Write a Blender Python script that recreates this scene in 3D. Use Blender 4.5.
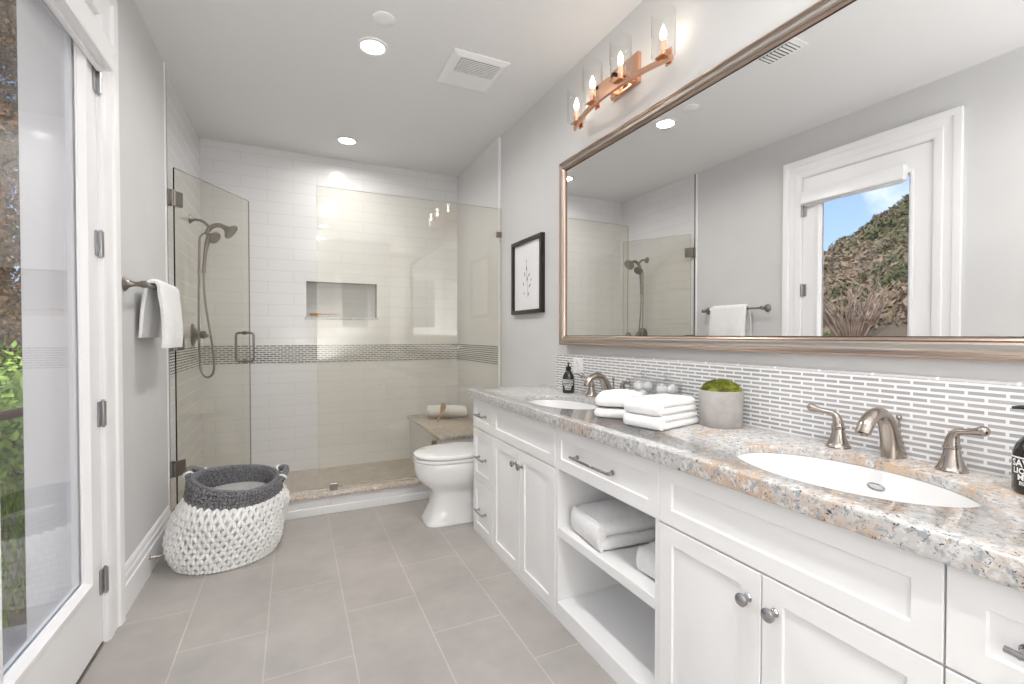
import bpy, bmesh, math, random
from mathutils import Vector, Matrix, noise as mnoise
sin, cos, pi, sqrt = math.sin, math.cos, math.pi, math.sqrt
for o in list(bpy.data.objects): bpy.data.objects.remove(o)
S = bpy.context.scene
COL = S.collection
rnd = random.Random(7)

# ------------------------------------------------------------------ camera, world, sun, exposure
H = 1.25
cam_d = bpy.data.cameras.new('camera'); cam = bpy.data.objects.new('camera', cam_d); COL.objects.link(cam)
cam_d.sensor_width = 36; cam_d.lens = 464/1024*36; cam_d.clip_start = 0.02; cam_d.clip_end = 500
cam.location = (0, 0, H)
cam.rotation_euler = (math.radians(90-0.894), 0, math.radians(-25.167))
S.camera = cam
vs = S.view_settings
vs.view_transform = 'Standard'; vs.look = 'None'; vs.exposure = 0.78; vs.gamma = 1.0; vs.use_curve_mapping = False

W = bpy.data.worlds.new('sky'); S.world = W; W.use_nodes = True
wt = W.node_tree; wt.nodes.clear()
def wn(t, **k):
    n = wt.nodes.new(t)
    for a, b in k.items(): setattr(n, a, b)
    return n
w_out = wn('ShaderNodeOutputWorld'); w_bg = wn('ShaderNodeBackground'); w_tc = wn('ShaderNodeTexCoord')
w_sep = wn('ShaderNodeSeparateXYZ'); w_ramp = wn('ShaderNodeValToRGB'); w_noise = wn('ShaderNodeTexNoise')
w_cr = wn('ShaderNodeValToRGB'); w_mix = wn('ShaderNodeMix', data_type='RGBA')
wt.links.new(w_tc.outputs['Generated'], w_sep.inputs[0]); wt.links.new(w_sep.outputs['Z'], w_ramp.inputs[0])
w_ramp.color_ramp.elements[0].position = 0.0; w_ramp.color_ramp.elements[0].color = (0.50, 0.66, 0.92, 1)
w_ramp.color_ramp.elements[1].position = 0.45; w_ramp.color_ramp.elements[1].color = (0.16, 0.34, 0.74, 1)
w_noise.inputs['Scale'].default_value = 3.6; w_noise.inputs['Detail'].default_value = 7
wt.links.new(w_tc.outputs['Generated'], w_noise.inputs['Vector'])
w_cr.color_ramp.elements[0].position = 0.50; w_cr.color_ramp.elements[1].position = 0.60
w_m = wn('ShaderNodeMath', operation='MULTIPLY_ADD'); w_m.inputs[1].default_value = -0.42      # cloud thickened in the unseen south to neutralise the blue light; north stays blue
wt.links.new(w_sep.outputs['Y'], w_m.inputs[0]); wt.links.new(w_noise.outputs['Fac'], w_m.inputs[2])
w_m2 = wn('ShaderNodeMath', operation='ADD'); w_m2.inputs[1].default_value = 0.05; wt.links.new(w_m.outputs[0], w_m2.inputs[0])
wt.links.new(w_m2.outputs[0], w_cr.inputs[0])
wt.links.new(w_cr.outputs[0], w_mix.inputs[0]); wt.links.new(w_ramp.outputs[0], w_mix.inputs[6])
w_mix.inputs[7].default_value = (0.98, 0.98, 1.0, 1)
wt.links.new(w_mix.outputs[2], w_bg.inputs[0]); w_bg.inputs[1].default_value = 1.0
wt.links.new(w_bg.outputs[0], w_out.inputs[0])

sun_d = bpy.data.lights.new('sun', 'SUN'); sun = bpy.data.objects.new('sun', sun_d); COL.objects.link(sun)
sun_d.energy = 2.6; sun_d.angle = 0.01; sun_d.color = (1, 0.95, 0.86)
sun.rotation_euler = Vector((-0.62, 0.22, -0.75)).to_track_quat('-Z', 'Y').to_euler()

fl_d = bpy.data.lights.new('bounce_fill', 'AREA'); fl_d.shape = 'DISK'; fl_d.size = 1.3; fl_d.energy = 46; fl_d.color = (1, .985, .965)
fl = bpy.data.objects.new('bounce_fill', fl_d); COL.objects.link(fl); fl.location = (.35, -.80, 1.0)   # added fill light, turned up at the ceiling unseen behind the camera
fl.rotation_euler = Vector((-.05, -.30, 1)).to_track_quat('-Z', 'Y').to_euler()
CAN_W, SCONCE_W = 8.2, 0.09     # watts of a downlight, of a sconce bulb
S.cycles.max_bounces = 14; S.cycles.diffuse_bounces = 8; S.cycles.transparent_max_bounces = 24; S.cycles.glossy_bounces = 8
S.cycles.sample_clamp_indirect = 6.0

# ------------------------------------------------------------------ material helpers
def mat(name, col=(.8, .8, .8), rough=.5, metal=0.0, spec=None, coat=0):
    m = bpy.data.materials.new(name); m.use_nodes = True
    p = m.node_tree.nodes['Principled BSDF']
    p.inputs['Base Color'].default_value = (*col, 1); p.inputs['Roughness'].default_value = rough
    p.inputs['Metallic'].default_value = metal
    if spec is not None: p.inputs['Specular IOR Level'].default_value = spec
    if coat: p.inputs['Coat Weight'].default_value = coat
    return m
def nd(m, t, **k):
    n = m.node_tree.nodes.new(t)
    for a, b in k.items(): setattr(n, a, b)
    return n
def lk(m, a, b): m.node_tree.links.new(a, b)
def P(m): return m.node_tree.nodes['Principled BSDF']
def noise_col(m, c1, c2, scale, lo=.4, hi=.6, detail=4, bump=0, bscale=None):
    tc = nd(m, 'ShaderNodeTexCoord'); n = nd(m, 'ShaderNodeTexNoise'); r = nd(m, 'ShaderNodeValToRGB')
    n.inputs['Scale'].default_value = scale; n.inputs['Detail'].default_value = detail
    lk(m, tc.outputs['Object'], n.inputs['Vector']); lk(m, n.outputs['Fac'], r.inputs[0])
    r.color_ramp.elements[0].position = lo; r.color_ramp.elements[1].position = hi
    r.color_ramp.elements[0].color = (*c1, 1); r.color_ramp.elements[1].color = (*c2, 1)
    lk(m, r.outputs[0], P(m).inputs['Base Color'])
    if bump:
        n2 = nd(m, 'ShaderNodeTexNoise'); n2.inputs['Scale'].default_value = bscale or scale*4; n2.inputs['Detail'].default_value = 3
        lk(m, tc.outputs['Object'], n2.inputs['Vector'])
        b = nd(m, 'ShaderNodeBump'); b.inputs['Strength'].default_value = bump; b.inputs['Distance'].default_value = .002
        lk(m, n2.outputs['Fac'], b.inputs['Height']); lk(m, b.outputs[0], P(m).inputs['Normal'])
    return m
def brick_mat(name, axes, origin, bw, rh, mortar, c1, c2, cm, rough=.2, offset=.5, bump=.3, coat=0, tone=0, tone_scale=3, flip=False):
    """axes: which object axes feed the brick's run and rise."""
    m = mat(name, c1, rough, coat=coat)
    tc = nd(m, 'ShaderNodeTexCoord'); s = nd(m, 'ShaderNodeSeparateXYZ'); lk(m, tc.outputs['Object'], s.inputs[0])
    c = nd(m, 'ShaderNodeCombineXYZ')
    for i in range(2):
        a = nd(m, 'ShaderNodeMath', operation='SUBTRACT'); lk(m, s.outputs[axes[i]], a.inputs[0]); a.inputs[1].default_value = origin[i]
        lk(m, a.outputs[0], c.inputs[i])
    b = nd(m, 'ShaderNodeTexBrick'); lk(m, c.outputs[0], b.inputs['Vector'])
    b.offset = offset; b.inputs['Scale'].default_value = 1; b.inputs['Brick Width'].default_value = bw
    b.inputs['Row Height'].default_value = rh; b.inputs['Mortar Size'].default_value = mortar; b.inputs['Mortar Smooth'].default_value = .1
    b.inputs['Color1'].default_value = (*c1, 1); b.inputs['Color2'].default_value = (*c2, 1); b.inputs['Mortar'].default_value = (*cm, 1)
    out = b.outputs['Color']
    if tone:
        n = nd(m, 'ShaderNodeTexNoise'); n.inputs['Scale'].default_value = tone_scale; n.inputs['Detail'].default_value = 8; n.inputs['Roughness'].default_value = .65
        lk(m, tc.outputs['Object'], n.inputs['Vector'])
        r = nd(m, 'ShaderNodeMapRange'); r.inputs[1].default_value = .3; r.inputs[2].default_value = .7; r.inputs[3].default_value = 1-tone; r.inputs[4].default_value = 1+tone
        lk(m, n.outputs['Fac'], r.inputs[0])
        mx = nd(m, 'ShaderNodeMix', data_type='RGBA', blend_type='MULTIPLY'); mx.inputs[0].default_value = 1
        lk(m, out, mx.inputs[6]); lk(m, r.outputs[0], mx.inputs[7]); out = mx.outputs[2]
    lk(m, out, P(m).inputs['Base Color'])
    rr = nd(m, 'ShaderNodeMapRange'); rr.inputs[3].default_value = rough; rr.inputs[4].default_value = .75
    lk(m, b.outputs['Fac'], rr.inputs[0]); lk(m, rr.outputs[0], P(m).inputs['Roughness'])
    if bump:
        inv = nd(m, 'ShaderNodeMath', operation='SUBTRACT'); inv.inputs[0].default_value = 1; lk(m, b.outputs['Fac'], inv.inputs[1])
        bp = nd(m, 'ShaderNodeBump'); bp.inputs['Strength'].default_value = bump; bp.inputs['Distance'].default_value = .002
        lk(m, inv.outputs[0], bp.inputs['Height']); lk(m, bp.outputs[0], P(m).inputs['Normal'])
    return m
def thin_glass(name, tint, edge=0.0, rough=0.0, ior=1.5, floor=0.0):
    m = bpy.data.materials.new(name); m.use_nodes = True; t = m.node_tree; t.nodes.clear()
    o = nd(m, 'ShaderNodeOutputMaterial'); tr = nd(m, 'ShaderNodeBsdfTransparent'); gl = nd(m, 'ShaderNodeBsdfGlossy')
    mx = nd(m, 'ShaderNodeMixShader'); f = nd(m, 'ShaderNodeFresnel'); f.inputs[0].default_value = ior
    tr.inputs[0].default_value = (*tint, 1); gl.inputs['Roughness'].default_value = rough
    geo = nd(m, 'ShaderNodeNewGeometry'); ii = nd(m, 'ShaderNodeMix', data_type='FLOAT')   # same reflectance from both sides of the pane
    ii.inputs[2].default_value = ior; ii.inputs[3].default_value = 1/ior
    lk(m, geo.outputs['Backfacing'], ii.inputs[0]); lk(m, ii.outputs[0], f.inputs[0])
    fac = f.outputs[0]
    if floor:
        a = nd(m, 'ShaderNodeMath', operation='ADD'); a.inputs[1].default_value = floor; lk(m, fac, a.inputs[0]); fac = a.outputs[0]
    lk(m, fac, mx.inputs[0]); lk(m, tr.outputs[0], mx.inputs[1]); lk(m, gl.outputs[0], mx.inputs[2]); lk(m, mx.outputs[0], o.inputs[0])
    return m
def emis(name, col, st):
    m = bpy.data.materials.new(name); m.use_nodes = True
    P(m).inputs['Emission Color'].default_value = (*col, 1); P(m).inputs['Emission Strength'].default_value = st
    P(m).inputs['Base Color'].default_value = (*col, 1)
    return m

M = {}
M['wall'] = noise_col(mat('wall_paint', rough=.7), (.61, .61, .61), (.63, .63, .63), 2, bump=.05, bscale=300)
M['ceil'] = mat('ceiling_paint', (.74, .74, .74), .8)
M['trim'] = mat('white_trim_paint', (.83, .83, .84), .35)
M['cab'] = mat('white_cabinet_lacquer', (.84, .84, .84), .38)
M['floor'] = brick_mat('floor_tile', (1, 0), (2.507-.3125, .519), .625, .3145, .0028, (.375, .350, .328), (.392, .368, .346), (.50, .478, .45), .33, .5, .25, tone=.16, tone_scale=2.2)
M['stile_xz'] = brick_mat('white_shower_tile_back', (0, 2), (.0, .0), .41, .1015, .0022, (.74, .74, .745), (.73, .73, .735), (.60, .60, .595), .12, .5, .4, coat=.2)
M['stile_yz'] = brick_mat('white_shower_tile_side', (1, 2), (.1, .0), .41, .1015, .0022, (.74, .74, .745), (.73, .73, .735), (.60, .60, .595), .12, .5, .4, coat=.2)
for k, ax in (('mos_xz', (0, 2)), ('mos_yz', (1, 2))):
    M[k] = brick_mat('mosaic_'+k, ax, (0, .992), .056, .0185, .0040, (.17, .165, .16), (.30, .295, .285), (.70, .70, .69), .15, .5, .4)
M['splash'] = brick_mat('backsplash_mosaic', (1, 2), (.0, .907), .0775, .0155, .0036, (.37, .37, .38), (.45, .445, .44), (.82, .82, .83), .10, .5, .35, coat=.3)
M['splash_liner'] = brick_mat('backsplash_liner', (1, 2), (.02, 1.1), .155, .06, .004, (.62, .62, .63), (.66, .66, .67), (.84, .84, .84), .12, 0, .2)
M['pan'] = brick_mat('shower_floor_mosaic', (0, 1), (0, 0), .105, .105, .004, (.42, .365, .315), (.47, .42, .365), (.54, .50, .45), .4, .5, .2, tone=.12, tone_scale=9)
M['niche'] = brick_mat('shaded_niche_tile', (0, 2), (.1, .0), .205, .05, .002, (.44, .44, .43), (.46, .46, .45), (.38, .38, .37), .2, .5, .2)  # tile greyed to paint in the shade of the recess
M['nickel'] = mat('brushed_nickel', (.43, .385, .345), .24, 1)
M['nickel_dark'] = mat('brushed_nickel_dark', (.29, .265, .24), .30, 1)
M['chrome'] = mat('polished_chrome', (.44, .44, .45), .14, 1)
M['copper'] = mat('copper', (.80, .47, .32), .22, 1)
M['hinge'] = mat('satin_steel', (.40, .40, .41), .33, 1)
M['porc'] = mat('white_porcelain', (.79, .79, .79), .08, coat=.4)
M['towel'] = noise_col(mat('white_terry', rough=.95, spec=.15), (.80, .80, .80), (.84, .84, .84), 60, bump=.6, bscale=420)
M['black'] = mat('black_plastic', (.012, .012, .013), .25)
M['bottle'] = mat('dark_bottle', (.008, .010, .011), .08, coat=.5)
M['ink'] = mat('white_print', (.82, .82, .80), .6)
M['frame_black'] = mat('dark_wood_frame', (.018, .013, .011), .35)
M['paper'] = mat('white_paper', (.80, .80, .82), .8)
M['ink_black'] = mat('black_ink', (.04, .04, .045), .8)
M['concrete'] = noise_col(mat('concrete', rough=.85), (.36, .34, .32), (.46, .445, .43), 22, .3, .7, 8, bump=.4, bscale=120)
M['moss'] = noise_col(mat('moss', rough=.95), (.07, .085, .010), (.26, .28, .03), 45, .35, .65)
M['wood'] = noise_col(mat('brush_wood', rough=.5), (.42, .20, .09), (.55, .28, .13), 30)
M['bristle'] = mat('bristles', (.62, .52, .38), .9)
M['wool_white'] = noise_col(mat('white_cord', rough=.95, spec=.1), (.78, .78, .77), (.86, .86, .85), 90)
M['wool_grey'] = noise_col(mat('grey_cord', rough=.95, spec=.1), (.10, .10, .108), (.27, .27, .28), 160, .4, .62)
M['mirror'] = mat('mirror_silver', (.90, .905, .905), .0, 1)
M['glass_shower'] = thin_glass('tinted_shower_glass', (.963, .955, .920), floor=.008)
M['glass_edge'] = mat('glass_edge', (.012, .025, .022), .1)
M['glass_edge_light'] = mat('glass_edge_light', (.30, .30, .24), .15)
M['glass_clear'] = thin_glass('clear_glass', (.985, .985, .985))
M['glass_jar'] = thin_glass('jar_glass', (.94, .945, .95), floor=.07)
M['cotton'] = mat('cotton', (.88, .88, .87), 1, spec=.05)
M['silver_frame'] = mat('champagne_frame', (.57, .53, .495), .28, 1)
M['copper_bead'] = mat('rose_gold_bead', (.50, .38, .31), .28, 1)
M['dark_gap'] = mat('dark_recess', (.03, .03, .03), .8)
M['plate'] = mat('white_plastic', (.80, .80, .80), .4)
M['slot'] = mat('slot_shade', (.06, .06, .06), .8)  # dark colour standing in for the shade between vent slats
M['can_glow'] = emis('downlight_glow', (1, .97, .92), 6)
M['bulb'] = emis('bulb_glow', (1, .90, .76), 10)
M['bark'] = noise_col(mat('bark', rough=.95), (.09, .05, .03), (.17, .10, .06), 9)
M['leaf'] = noise_col(mat('leaf_green', rough=.6), (.14, .28, .04), (.40, .55, .12), 6)
M['leaf_dark'] = noise_col(mat('leaf_dark_green', rough=.7), (.05, .10, .02), (.14, .20, .05), 6)
M['leaf_brown'] = noise_col(mat('leaf_brown', rough=.8), (.07, .055, .018), (.19, .10, .04), 1.6)
M['grass'] = noise_col(mat('grass', rough=.9), (.18, .27, .06), (.36, .45, .12), 8)
M['earth'] = noise_col(mat('earth', rough=.95), (.20, .15, .10), (.30, .23, .16), 3)
M['stone'] = noise_col(mat('paving_stone', rough=.9), (.34, .32, .29), (.44, .42, .38), 8)
M['hill'] = noise_col(mat('hill_scrub', rough=1), (.12, .092, .06), (.25, .19, .135), .5, .35, .65, 10)
M['scrub'] = noise_col(mat('scrub_bush', rough=1), (.085, .095, .035), (.27, .20, .14), .33, .42, .58, 8)
M['rail'] = mat('rust_brown_metal', (.12, .05, .03), .5)
M['ochre'] = mat('exterior_stucco', (.60, .57, .52), .9)
M['steel_dark'] = mat('drain_steel', (.20, .20, .20), .35, 1)

def granite(name, t0, t1):
    m = mat(name, rough=.10, coat=.3)
    tc = nd(m, 'ShaderNodeTexCoord'); O = tc.outputs['Object']
    def noise(scale, detail=6, rough=.6, dist=0):
        n = nd(m, 'ShaderNodeTexNoise'); n.inputs['Scale'].default_value = scale; n.inputs['Detail'].default_value = detail
        n.inputs['Roughness'].default_value = rough; n.inputs['Distortion'].default_value = dist
        lk(m, O, n.inputs['Vector']); return n.outputs['Fac']
    def ramp(f, a, b):
        r = nd(m, 'ShaderNodeMapRange'); r.inputs[1].default_value = a; r.inputs[2].default_value = b; lk(m, f, r.inputs[0]); return r.outputs[0]
    def mix(f, a, b):
        x = nd(m, 'ShaderNodeMix', data_type='RGBA'); lk(m, f, x.inputs[0])
        for i, v in ((6, a), (7, b)):
            if isinstance(v, tuple): x.inputs[i].default_value = (*v, 1)
            else: lk(m, v, x.inputs[i])
        return x.outputs[2]
    sy = nd(m, 'ShaderNodeSeparateXYZ'); lk(m, O, sy.inputs[0]); ad = nd(m, 'ShaderNodeMath', operation='MULTIPLY_ADD')   # the slab runs warmer towards its near end
    lk(m, sy.outputs['Y'], ad.inputs[0]); ad.inputs[1].default_value = -.075; lk(m, noise(4.2, 4, .6, .8), ad.inputs[2])
    base = mix(ramp(ad.outputs[0], t0, t1), (.55, .54, .53), (.55, .41, .30))     # pale grey to tan clouds
    base = mix(ramp(noise(40, 5, .65, .4), .50, .62), base, (.68, .67, .66))                # white crystals
    base = mix(ramp(noise(66, 5, .65, .5), .52, .60), base, (.35, .375, .40))                # blue grey quartz
    base = mix(ramp(noise(46, 6, .7, 1.0), .63, .68), base, (.34, .22, .15))                # brown veins
    base = mix(ramp(noise(105, 6, .7, .8), .575, .63), base, (.05, .055, .065))              # dark specks
    lk(m, base, P(m).inputs['Base Color'])
    return m
M['granite'] = granite('granite', .49, .67)
M['granite_tan'] = granite('tan_granite', .30, .46)

# ------------------------------------------------------------------ mesh helpers
class B:
    def __init__(s): s.bm = bmesh.new(); s.m = Matrix.Identity(4); s.mi = 0
    def v(s, p): return s.bm.verts.new(s.m @ Vector(p))
    def f(s, vs):
        try: fc = s.bm.faces.new(vs); fc.material_index = s.mi; return fc
        except ValueError: return None
    def box(s, x0, x1, y0, y1, z0, z1, r=0, seg=2):
        c = [s.v((x, y, z)) for x in (x0, x1) for y in (y0, y1) for z in (z0, z1)]
        fs = [s.f([c[i] for i in q]) for q in ((0, 1, 3, 2), (4, 6, 7, 5), (0, 4, 5, 1), (2, 3, 7, 6), (0, 2, 6, 4), (1, 5, 7, 3))]
        if r:
            es = {e for f in fs for e in f.edges}
            n0 = set(s.bm.faces)
            g = bmesh.ops.bevel(s.bm, geom=list(es), offset=r, segments=seg, profile=.5, affect='EDGES')
            for f in g['faces']: f.material_index = s.mi
        return s
    def loft(s, rings, cap0=True, cap1=True, closed=True):
        R = [[s.v(p) for p in r] for r in rings]; n = len(R[0])
        for a, b in zip(R, R[1:]):
            for i in range(n if closed else n-1):
                j = (i+1) % n; s.f((a[i], a[j], b[j], b[i]))
        if cap0: s.f(R[0][::-1])
        if cap1: s.f(R[-1])
        return R
    def lathe(s, prof, c=(0, 0, 0), seg=32, sx=1, sy=1, cap0=True, cap1=True):
        s.loft([[(c[0]+r*sx*cos(2*pi*i/seg), c[1]+r*sy*sin(2*pi*i/seg), c[2]+z) for i in range(seg)] for r, z in prof], cap0, cap1); return s
    def tube(s, pts, rad, seg=12, closed=False, cap=True, flat=1.0):
        pts = [Vector(p) for p in pts]; n = len(pts)
        rad = rad if isinstance(rad, (list, tuple)) else [rad]*n
        rings = []; u = None
        for i, p in enumerate(pts):
            if closed: t = (pts[(i+1) % n]-pts[i-1]).normalized()
            else: t = (pts[min(i+1, n-1)]-pts[max(i-1, 0)]).normalized()
            if u is None:
                a = Vector((0, 0, 1)) if abs(t.z) < .9 else Vector((1, 0, 0))
                u = (a - t*a.dot(t)).normalized()
            else: u = (u - t*u.dot(t)).normalized()
            w = t.cross(u)
            rings.append([p + (u*cos(2*pi*k/seg)*flat + w*sin(2*pi*k/seg))*rad[i] for k in range(seg)])
        if closed:
            R = [[s.v(p) for p in r] for r in rings]
            for a in range(n):
                b = (a+1) % n
                for k in range(seg): s.f((R[a][k], R[a][(k+1) % seg], R[b][(k+1) % seg], R[b][k]))
        else: s.loft(rings, cap, cap)
        return s
    def cyl(s, a, b, r, seg=20): return s.tube([a, b], r, seg)
    def sphere(s, c, r, seg=16, rings=10, sx=1, sy=1, sz=1):
        rr = []
        for i in range(rings+1):
            t = -pi/2+pi*i/rings
            rad = max(cos(t), .02)
            rr.append([(c[0]+r*sx*rad*cos(2*pi*k/seg), c[1]+r*sy*rad*sin(2*pi*k/seg), c[2]+r*sz*sin(t)) for k in range(seg)])
        s.loft(rr); return s
    def prism(s, poly, axis, a0, a1):
        def p3(p, a): return {'x': (a, p[0], p[1]), 'y': (p[0], a, p[1]), 'z': (p[0], p[1], a)}[axis]
        s.loft([[p3(p, a0) for p in poly], [p3(p, a1) for p in poly]]); return s
WL = {}
def obj(name, b, mats, parent=None, smooth=35, kind=None, label=None):
    me = bpy.data.meshes.new(name)
    bmesh.ops.recalc_face_normals(b.bm, faces=b.bm.faces)
    if parent is not None and WL.get(parent.name): b.bm.transform(Matrix.Translation(-WL[parent.name]))
    b.bm.to_mesh(me); b.bm.free()
    for m in (mats if isinstance(mats, (list, tuple)) else [mats]): me.materials.append(M[m] if isinstance(m, str) else m)
    if smooth:
        for p in me.polygons: p.use_smooth = True
        me.set_sharp_from_angle(angle=math.radians(smooth))
    o = bpy.data.objects.new(name, me); COL.objects.link(o)
    if parent is not None:
        o.parent = parent; WL[o.name] = WL.get(parent.name)
    if kind: o['kind'] = kind
    if label: o['label'] = label
    return o
def thing(name, label, cat, loc=(0, 0, 0), group=None, kind=None):
    o = bpy.data.objects.new(name, None); COL.objects.link(o); o.location = loc; o.empty_display_size = .05
    WL[o.name] = Vector(loc)
    if kind: o['kind'] = kind
    o['label'] = label; o['category'] = cat
    if group: o['group'] = group
    return o
def tag(o, label, cat, group=None, kind=None):
    o['label'] = label; o['category'] = cat
    if group: o['group'] = group
    if kind: o['kind'] = kind
    return o
def rebase(o, loc):
    """put a one-mesh thing's origin at its base"""
    o.data.transform(Matrix.Translation(-Vector(loc))); o.location = loc; return o
def dup(root, loc, label, rotz=None):
    def cp(o, par):
        c = o.copy(); COL.objects.link(c)
        if par is not None: c.parent = par; c.matrix_parent_inverse = o.matrix_parent_inverse
        for ch in list(o.children): cp(ch, c)
        return c
    r = cp(root, None); r.location = loc; r['label'] = label
    if rotz is not None: r.rotation_euler[2] = rotz
    return r
def struct(name, b, m, smooth=0): return obj(name, b, m, None, smooth, kind='structure')
def nz(p, s=1, seed=0): return mnoise.noise(Vector((p[0]*s+seed*7.3, p[1]*s-seed*3.1, p[2]*s+seed)))
def bez(p0, p1, p2, p3, n=12):
    p0, p1, p2, p3 = map(Vector, (p0, p1, p2, p3)); out = []
    for i in range(n+1):
        t = i/n; out.append(p0*(1-t)**3+p1*3*t*(1-t)**2+p2*3*t*t*(1-t)+p3*t**3)
    return out

# ------------------------------------------------------------------ the room
XL, XR, YB, YF, ZC = -0.705, 1.575, 4.675, -1.45, 2.905
CURB0, CURB1, GY = 3.455, 3.60, 3.53
DY0, DY1, DZ = 1.545, 2.392, 2.525           # door opening in the left wall
XE = -0.925                                   # outer face of the left wall
struct('floor', B().box(XE, XR+.1, YF-.1, CURB0+.01, -.12, 0), 'floor')
struct('floor_shower', B().box(XL-.05, XR+.1, CURB1-.01, YB+.1, -.12, 0), 'pan')
struct('ceiling', B().box(XE-.1, XR+.2, YF-.2, YB+.2, ZC, ZC+.12), 'ceil')
b = B()
b.box(XE, XL, YF-.1, DY0-.02, -.12, ZC); b.box(XE, XL, DY1+.02, 3.51, -.12, ZC); b.box(XE, XL, DY0-.02, DY1+.02, DZ+.02, ZC); b.box(XE, XL, DY0-.02, DY1+.02, -.12, -.01)
struct('wall_left', b, 'wall')
struct('wall_shower_left', B().box(XE, XL, 3.51, YB+.1, -.12, ZC), 'stile_yz')
struct('wall_right', B().box(XR, XR+.12, YF-.1, 3.60, -.12, ZC), 'wall')
struct('wall_shower_right', B().box(XR-.014, XR+.12, 3.60, YB+.1, -.12, ZC), 'stile_yz')
b = B()
NX0, NX1, NZ0, NZ1, ND = .104, .738, 1.407, 1.745, .09
b.box(XE, NX0, YB, YB+.15, -.12, ZC); b.box(NX1, XR+.12, YB, YB+.15, -.12, ZC)
b.box(NX0, NX1, YB, YB+.15, -.12, NZ0); b.box(NX0, NX1, YB, YB+.15, NZ1, ZC); b.box(NX0, NX1, YB+ND, YB+.15, NZ0, NZ1)
struct('wall_back', b, 'stile_xz')
WX0, WX1, WZ0, WZ1 = .72, 1.22, 1.35, 2.30
b = B()
b.box(XE, WX0, YF-.12, YF, -.12, ZC); b.box(WX1, XR+.12, YF-.12, YF, -.12, ZC); b.box(WX0, WX1, YF-.12, YF, -.12, WZ0); b.box(WX0, WX1, YF-.12, YF, WZ1, ZC)
struct('wall_front', b, 'wall')
wd = bpy.data.objects.new('window_1', None); COL.objects.link(wd); wd['kind'] = 'structure'; wd.location = (.97, YF, WZ0); WL['window_1'] = Vector(wd.location)
b = B()
for (p, q) in ((WX0-.08, WX0+.04), (WX1-.04, WX1+.08)): b.box(p, q, YF-.10, YF+.02, WZ0-.08, WZ1+.08)
for (p, q) in ((WZ0-.08, WZ0+.04), (WZ1-.04, WZ1+.08)): b.box(WX0-.08, WX1+.08, YF-.10, YF+.021, p, q)
obj('window_frame', b, 'trim', wd, 0)
obj('window_pane', B().box(WX0+.03, WX1-.03, YF-.062, YF-.056, WZ0+.03, WZ1-.03), 'glass_clear', wd, 0)
# metal tile edges and white corner beads where paint meets tile
struct('trim_1', B().box(XL-.002, XL+.006, 3.492, 3.506, 0, ZC-.002, .001, 1), 'nickel_dark')
struct('trim_2', B().box(XL-.002, XL+.005, 3.466, 3.490, 0, ZC-.002, .002, 1), 'trim')
struct('trim_3', B().box(XR-.02, XR+.002, 3.570, 3.592, .14, ZC-.002, .003, 1), 'trim')
struct('trim_4', B().box(XR-.017, XR+.002, 3.5925, 3.601, .14, ZC-.002, .001, 1), 'nickel_dark')
# mosaic band round the shower
MZ0, MZ1 = .992, 1.158
struct('trim_5', B().box(XL+.004, XR-.018, YB-.004, YB+.001, MZ0, MZ1), 'mos_xz')
struct('trim_6', B().box(XL-.001, XL+.004, 3.507, YB-.001, MZ0, MZ1), 'mos_yz')
struct('trim_7', B().box(XR-.018, XR-.013, 3.602, YB-.001, MZ0, MZ1), 'mos_yz')
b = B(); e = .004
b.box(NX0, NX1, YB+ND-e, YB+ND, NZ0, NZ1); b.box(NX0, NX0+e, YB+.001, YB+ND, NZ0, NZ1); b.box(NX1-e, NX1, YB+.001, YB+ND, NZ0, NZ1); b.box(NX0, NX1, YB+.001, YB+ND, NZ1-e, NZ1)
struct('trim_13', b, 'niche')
# niche frame tile
b = B()
b.box(NX0-.012, NX1+.012, YB-.006, YB+.02, NZ0-.014, NZ0+.006, .002, 1)
o = obj('niche_sill', b.box(NX0+.002, NX1-.002, YB+.02, YB+ND-.002, NZ0-.002, NZ0+.006), 'granite', None, 0)
tag(o, 'thin granite sill of the recessed shelf in the shower wall', 'sill')

def base_profile(x, sgn):
    """stepped baseboard section in (x, z); sgn points into the room"""
    return [(x, 0), (x+sgn*.018, 0), (x+sgn*.018, .125), (x+sgn*.013, .132), (x+sgn*.013, .16), (x+sgn*.009, .168), (x+sgn*.009, .188), (x+sgn*.004, .203), (x, .205)]
struct('baseboard_left', B().prism(base_profile(XL, 1), 'y', 2.575, 3.464), 'trim')
struct('baseboard_left_near', B().prism(base_profile(XL, 1), 'y', YF, 1.41), 'trim')
struct('baseboard_right', B().prism(base_profile(XR, -1), 'y', 2.83, CURB0-.01), 'trim')

# ------------------------------------------------------------------ the glass door to the garden
CW = .146                                         # casing width
b = B()
def casing_sec(u):  # thickness across the casing width, u from the opening outwards
    return [(0, .012), (.012, .018), (.05, .018), (.055, .014), (.10, .016), (.106, .026), (.135, .030), (CW, .030)]
pr = casing_sec(0)
RV = .004
for (e0, e1, vert) in ((DY1+RV, 1, True), (DY0-RV, -1, True)):
    rings = []
    for z, mit in ((0, 0), (DZ+RV, 1)):
        r = [(XL-.004, e0, z)]
        for u, t in pr: r.append((XL+t, e0+e1*u, z+mit*u))
        r.append((XL-.004, e0+e1*CW, z+mit*CW)); rings.append(r)
    b.loft(rings)
rings = []
for y, s in ((DY0-RV, -1), (DY1+RV, 1)):
    r = [(XL-.004, y, DZ+RV)]
    for u, t in pr: r.append((XL+t, y+s*u, DZ+RV+u))
    r.append((XL-.004, y+s*CW, DZ+RV+CW)); rings.append(r)
b.loft(rings)
struct('trim_8', b, 'trim', 30)
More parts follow.
